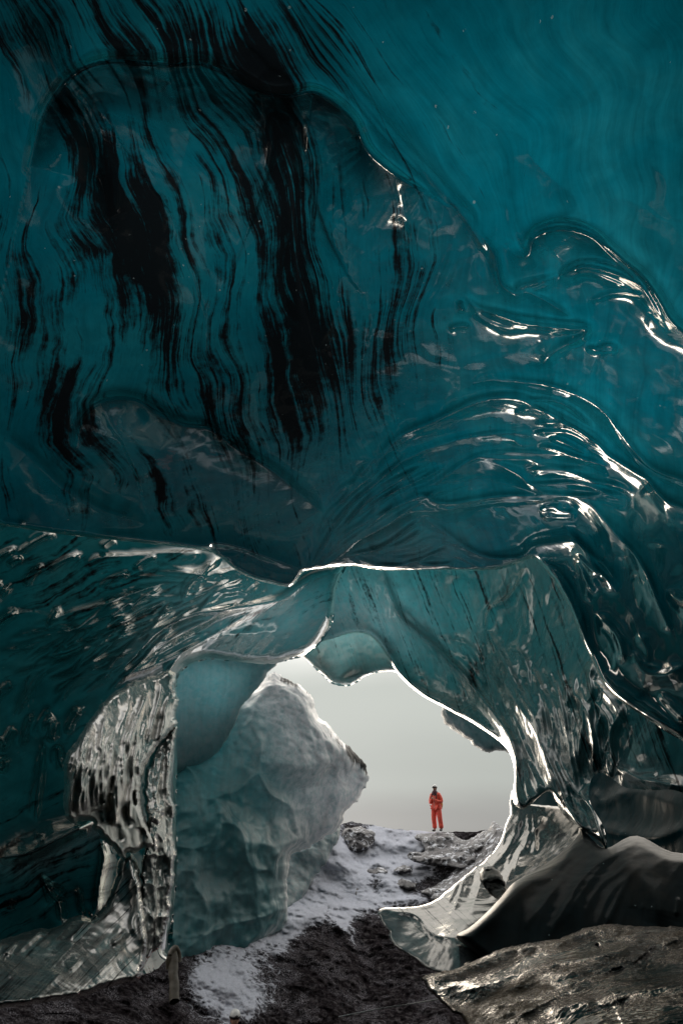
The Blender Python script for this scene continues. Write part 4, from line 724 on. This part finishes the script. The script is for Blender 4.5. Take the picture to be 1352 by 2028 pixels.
# ------------------------------------------------------------------ people
def flat_mat(name, col, rough=.6, sheen=0):
    m = newmat(name); g = G(m); P = g.n('ShaderNodeTexCoord').outputs['Object']; c = g.noise(P, 14, 4, .6)
    k = g.mix(g.sm(c, .3, .7), tuple(x*.72 for x in col), col)
    bm = g.n('ShaderNodeBump'); bm.inputs['Strength'].default_value = .5; bm.inputs['Distance'].default_value = .02; g.l(c, bm.inputs['Height'])
    p = g.n('ShaderNodeBsdfPrincipled'); g.l(k, p.inputs['Base Color']); g.l(bm.outputs[0], p.inputs['Normal']); p.inputs['Roughness'].default_value = rough
    o = g.n('ShaderNodeOutputMaterial'); g.l(p.outputs[0], o.inputs[0]); return m
M['red'] = flat_mat('red_fabric', (.95, .13, .08)); M['skin'] = flat_mat('skin', (.5, .3, .22)); M['white'] = flat_mat('white_plastic', (.62, .62, .6), .3); M['black'] = flat_mat('black_rubber', (.02, .02, .022))
M['scarf'] = flat_mat('maroon_fabric', (.09, .025, .035)); M['yellow'] = flat_mat('amber_fabric', (.62, .26, .03)); M['hair'] = flat_mat('dark_hair', (.03, .022, .018)); M['darkred'] = flat_mat('red_trousers', (.95, .11, .07))
def skin(name, verts, edges, radii, mat, parent, sub=2, root=0):
    me = bpy.data.meshes.new(name); me.from_pydata(verts, edges, []); o = bpy.data.objects.new(name, me); C.objects.link(o)
    md = o.modifiers.new('skin', 'SKIN'); md.use_smooth_shade = True
    for i, r in enumerate(radii):
        sv = me.skin_vertices[0].data[i]; sv.radius = r if isinstance(r, tuple) else (r, r); sv.use_root = (i == root)
    s = o.modifiers.new('sub', 'SUBSURF'); s.levels = sub; s.render_levels = sub
    bpy.context.view_layer.update(); dg = bpy.context.evaluated_depsgraph_get()
    em = bpy.data.meshes.new_from_object(o.evaluated_get(dg)); bpy.data.objects.remove(o); em.name = name
    for p in em.polygons: p.use_smooth = True
    em.materials.clear(); em.materials.append(mat)
    q = bpy.data.objects.new(name, em); C.objects.link(q); q.parent = parent
    return q
def ellipsoid_part(name, c, r, mat, parent, cut=None, n=(20, 14), warp=None):
    V = []; Fq = []
    for j in range(n[1]+1):
        for i in range(n[0]):
            th = 2*math.pi*i/n[0]; ph = math.pi*j/n[1]-math.pi/2
            if cut is not None: ph = cut+(math.pi/2-cut)*j/n[1]
            v = np.array([math.cos(ph)*math.sin(th)*r[0], math.cos(ph)*math.cos(th)*r[1], math.sin(ph)*r[2]])
            if warp: v = warp(v)
            V.append(v+np.array(c))
    for j in range(n[1]):
        for i in range(n[0]): Fq.append([j*n[0]+i, j*n[0]+(i+1) % n[0], (j+1)*n[0]+(i+1) % n[0], (j+1)*n[0]+i])
    return mesh_obj(name, np.array(V), np.array(Fq), mat, parent)
def head_parts(body_parent, hz, turn=0.0):
    """face, helmet, lamp, hair for a head whose centre height is hz; the face looks towards -Y of the person"""
    def wf(v):
        x, y, z = v
        if y < 0:
            y -= .020*math.exp(-((x/.018)**2+((z+.012)/.03)**2))      # nose
            y += .010*(math.exp(-(((abs(x)-.03)/.016)**2+((z-.012)/.014)**2)))   # eye sockets
            y -= .006*math.exp(-((x/.026)**2+((z+.055)/.01)**2))      # lips
            if z < -.06: x *= .86
        return np.array([x, y, z])
    hd = ellipsoid_part('head', (0, 0, hz), (.075, .095, .118), M['skin'], body_parent, n=(40, 30), warp=wf)
    for s in (-1, 1):
        ellipsoid_part('ear', (s*.076, .01, hz-.005), (.012, .022, .032), M['skin'], hd); ellipsoid_part('eye', (s*.03, -.083, hz+.012), (.011, .008, .007), M['black'], hd)
    ellipsoid_part('mouth', (0, -.094, hz-.055), (.022, .007, .005), M['scarf'], hd)
    ellipsoid_part('hair', (0, .022, hz+.005), (.082, .09, .115), M['hair'], body_parent)
    hm = ellipsoid_part('helmet', (0, .008, hz+.045), (.102, .125, .105), M['white'], body_parent, cut=-.25, n=(28, 10))
    # dark rim band and headlamp
    V = []; Fq = []; nn = 28
    for k, (rx, z) in enumerate(((1.03, .018), (1.05, .045), (1.0, .05), (.98, .016))):
        for i in range(nn):
            t = 2*math.pi*i/nn; V.append((.103*rx*math.sin(t), .008+.126*rx*math.cos(t), hz+z))
    for k in range(4):
        for i in range(nn): Fq.append([k*nn+i, k*nn+(i+1) % nn, ((k+1) % 4)*nn+(i+1) % nn, ((k+1) % 4)*nn+i])
    mesh_obj('helmet_band', V, Fq, M['black'], hm)
    ellipsoid_part('headlamp', (.0, -.135, hz+.05), (.032, .022, .024), M['black'], hm)
    return hd
def hand(parent, wrist, tip, side, mat):
    w_, t_ = Vector(wrist), Vector(tip); ax = (t_-w_).normalized(); lat = ax.cross(Vector((0, 0, 1))).normalized(); nrm = lat.cross(ax)
    V = [w_, w_+ax*.05, w_+ax*.085]; E = [(0, 1), (1, 2)]; Rr = [(.024, .02), (.038, .016), (.036, .013)]
    for k, (o_, ln) in enumerate(((-.03, .062), (-.01, .072), (.01, .068), (.028, .054))):
        b = len(V); p0 = w_+ax*.09+lat*o_; V += [p0, p0+ax*ln*.5-nrm*.012, p0+ax*ln*.75-nrm*.035, p0+ax*ln*.7-nrm*.055]; E += [(2, b), (b, b+1), (b+1, b+2), (b+2, b+3)]; Rr += [.011, .0095, .009, .008]
    b = len(V); V += [w_+ax*.035+lat*side*.035, w_+ax*.06+lat*side*.055-nrm*.01, w_+ax*.085+lat*side*.05-nrm*.03]; E += [(0, b), (b, b+1), (b+1, b+2)]; Rr += [.013, .011, .009]
    return skin('hand', V, E, Rr, mat, parent, 1)
def person(loc, rz, label, group, look):
    t = bpy.data.objects.new('person', None); C.objects.link(t); tag(t, label, 'person', group)
    # body: one continuous figure under the clothes
    V = [(0, 0, .98), (0, .01, 1.2), (0, .01, 1.42), (0, 0, 1.52), (-.1, 0, .93), (-.145, -.02, .50), (-.155, .02, .10), (-.165, -.13, .03), (.1, 0, .93), (.145, -.02, .50), (.155, .02, .10), (.19, -.11, .03),
         (-.19, .01, 1.42), (-.27, .03, 1.15), (-.08, -.20, 1.22), (.19, .01, 1.42), (.27, .03, 1.15), (.06, -.20, 1.22)]
    E = [(0, 1), (1, 2), (2, 3), (0, 4), (4, 5), (5, 6), (6, 7), (0, 8), (8, 9), (9, 10), (10, 11), (2, 12), (12, 13), (13, 14), (2, 15), (15, 16), (16, 17)]
    Rr = [(.12, .1), (.12, .1), (.13, .1), (.05, .05), .08, .055, .04, .03, .08, .055, .04, .03, .05, .042, .03, .05, .042, .03]
    skin('body', V, E, Rr, M['skin'], t, 1)
    # trousers with baggy hems
    V = [(0, 0, .99), (-.10, 0, .92), (-.125, -.01, .72), (-.15, -.025, .50), (-.155, .015, .26), (-.16, .01, .10), (.10, 0, .92), (.125, -.01, .72), (.15, -.025, .50), (.155, .015, .26), (.165, .01, .08)]
    E = [(0, 1), (1, 2), (2, 3), (3, 4), (4, 5), (0, 6), (6, 7), (7, 8), (8, 9), (9, 10)]
    skin('trousers', V, E, [(.18, .15), .135, .13, .112, .10, .118, .135, .13, .112, .102, .122], M['darkred'], t)
    V = [(0, 0, .90), (0, 0, 1.05), (0, .01, 1.25), (0, .01, 1.42), (0, 0, 1.50), (-.17, .01, 1.42), (-.255, .04, 1.27), (-.29, .03, 1.12), (-.19, -.12, 1.13), (-.085, -.20, 1.235), (.17, .01, 1.42), (.255, .04, 1.27), (.29, .03, 1.12), (.17, -.13, 1.13), (.07, -.20, 1.22)]
    E = [(0, 1), (1, 2), (2, 3), (3, 4), (3, 5), (5, 6), (6, 7), (7, 8), (8, 9), (3, 10), (10, 11), (11, 12), (12, 13), (13, 14)]
    jk = skin('jacket', V, E, [(.23, .175), (.21, .165), (.205, .16), (.185, .14), (.08, .08), .10, .09, .084, .07, .052, .10, .09, .084, .07, .052], M['red'], t, root=1)
    mesh_obj('zip', *tube([(0, -.158, .92), (0, -.155, 1.1), (0, -.15, 1.3), (0, -.135, 1.42)], .006), M['white'], jk)
    mesh_obj('hem_band', *tube([(.205*math.sin(a), .165*-math.cos(a), .915) for a in np.linspace(0, 2*math.pi, 24)], .007), M['white'], jk)
    # scarf
    V = []; Fq = []
    rings = ((.07, .07, 1.60), (.105, .105, 1.58), (.135, .125, 1.52), (.15, .13, 1.46), (.12, .11, 1.42)); nn = 20
    for rx, ry, z in rings:
        for i in range(nn):
            a = 2*math.pi*i/nn; wb = 1+.09*math.sin(a*3+z*40); V.append((rx*wb*math.sin(a), ry*wb*math.cos(a)-.01, z+.02*math.sin(a*2+z*9)-(.05 if math.cos(a) < -.6 and z < 1.48 else 0)))
    for k in range(len(rings)-1):
        for i in range(nn): Fq.append([k*nn+i, k*nn+(i+1) % nn, (k+1)*nn+(i+1) % nn, (k+1)*nn+i])
    mesh_obj('scarf', V, Fq, M['scarf'], t)
    # backpack
    ellw = lambda v: np.array([np.sign(v[0])*abs(v[0]/.15)**.55*.15, np.sign(v[1])*abs(v[1]/.10)**.6*.10, np.sign(v[2])*abs(v[2]/.25)**.6*.25])
    bp = ellipsoid_part('backpack', (0, .27, 1.16), (.17, .13, .27), M['yellow'], t, warp=ellw, n=(28, 20))
    ellipsoid_part('backpack_pocket', (0, .395, 1.08), (.11, .035, .12), M['black'], bp, warp=None)
    for s in (-1, 1): mesh_obj('shoulder_strap', *tube([(s*.11, .17, 1.33), (s*.12, .06, 1.5), (s*.125, -.07, 1.47), (s*.12, -.15, 1.33), (s*.14, -.13, 1.12), (s*.16, .05, 1.0)], .018), M['black'], t)
    # boots
    for s, yy in ((-1, 0), (1, .0)):
        skin('boot', [(s*.16, .03, .10), (s*.165, .0, .05), (s*.175, -.12, .045), (s*.18, -.17, .04)], [(0, 1), (1, 2), (2, 3)], [.055, (.05, .05), (.045, .04), .03], M['black'], t, 1)
    hand(t, (-.085, -.20, 1.235), (0, -.26, 1.30), 1, M['skin']); hand(t, (.07, -.20, 1.22), (-.01, -.27, 1.28), -1, M['skin'])
    hn = skin('neck', [(0, .01, 1.46), (0, 0, 1.6)], [(0, 1)], [.055, .052], M['skin'], t, 1)
    hd = bpy.data.objects.new('head_set', None)
    head_parts(t, 1.68)
    t.location = loc; t.rotation_euler = (0, 0, rz)
    return t
def tube(pts, r, n=8):
    L = smooth(pts, 5); V = []; Fq = []
    T = np.gradient(L, axis=0); T /= np.linalg.norm(T, axis=1, keepdims=True)+1e-9
    for p, t_ in zip(L, T):
        a = np.cross(t_, (0.13, .31, .94)); a /= np.linalg.norm(a); b = np.cross(t_, a)
        for i in range(n): V.append(p+r*(math.cos(2*math.pi*i/n)*a+math.sin(2*math.pi*i/n)*b))
    for k in range(len(L)-1):
        for i in range(n): Fq.append([k*n+i, k*n+(i+1) % n, (k+1)*n+(i+1) % n, (k+1)*n+i])
    return np.array(V), np.array(Fq)
p0 = pt(867, 1646, 28.2)
person((p0.x, p0.y, p0.z-.02), R(-38), 'person in a red jacket and red trousers standing on the snow crest against the sky', None, 0)
p1 = pt(466, 2010, 14.6)
person((p1.x, p1.y, p1.z-1.74), R(20), 'person in a white helmet, only the head showing at the bottom edge of the snow', None, 0)

# ------------------------------------------------------------------ old post, rope
M['wood'] = flat_mat('weathered_wood', (.05, .04, .024)); 
def post():
    t = bpy.data.objects.new('post', None); C.objects.link(t); tag(t, 'weathered brown post with a ragged cap standing beside the ice pillar', 'post')
    a, b = pt(345, 1966, 13.0), pt(342, 1885, 13.3)
    L = [np.array(a)*(1-k)+np.array(b)*k for k in np.linspace(-.2, 1, 12)]
    V, Fq = tube(L, .085, 14); V = V+.02*np.stack([fbm(V*6, 3, s) for s in (1, 2, 3)], -1); mesh_obj('shaft', V, Fq, M['wood'], t)
    V, Fq = tube([pt(334, 1918, 13.2), pt(336, 1895, 13.2), pt(346, 1878, 13.25), pt(353, 1890, 13.3), pt(354, 1905, 13.3)], .055, 12); V = V+.02*np.stack([fbm(V*7, 3, s) for s in (4, 5, 6)], -1); mesh_obj('ragged_cap', V, Fq, M['wood'], t)
post()
V, Fq = tube([pt(670, 2014, 8), pt(750, 1998, 8), pt(815, 1988, 8), pt(872, 1978, 7.5)], .005, 6)
tag(mesh_obj('rope', V, Fq, M['white']), 'thin pale rope stretched across the dark pit left of the gritty ledge', 'rope')
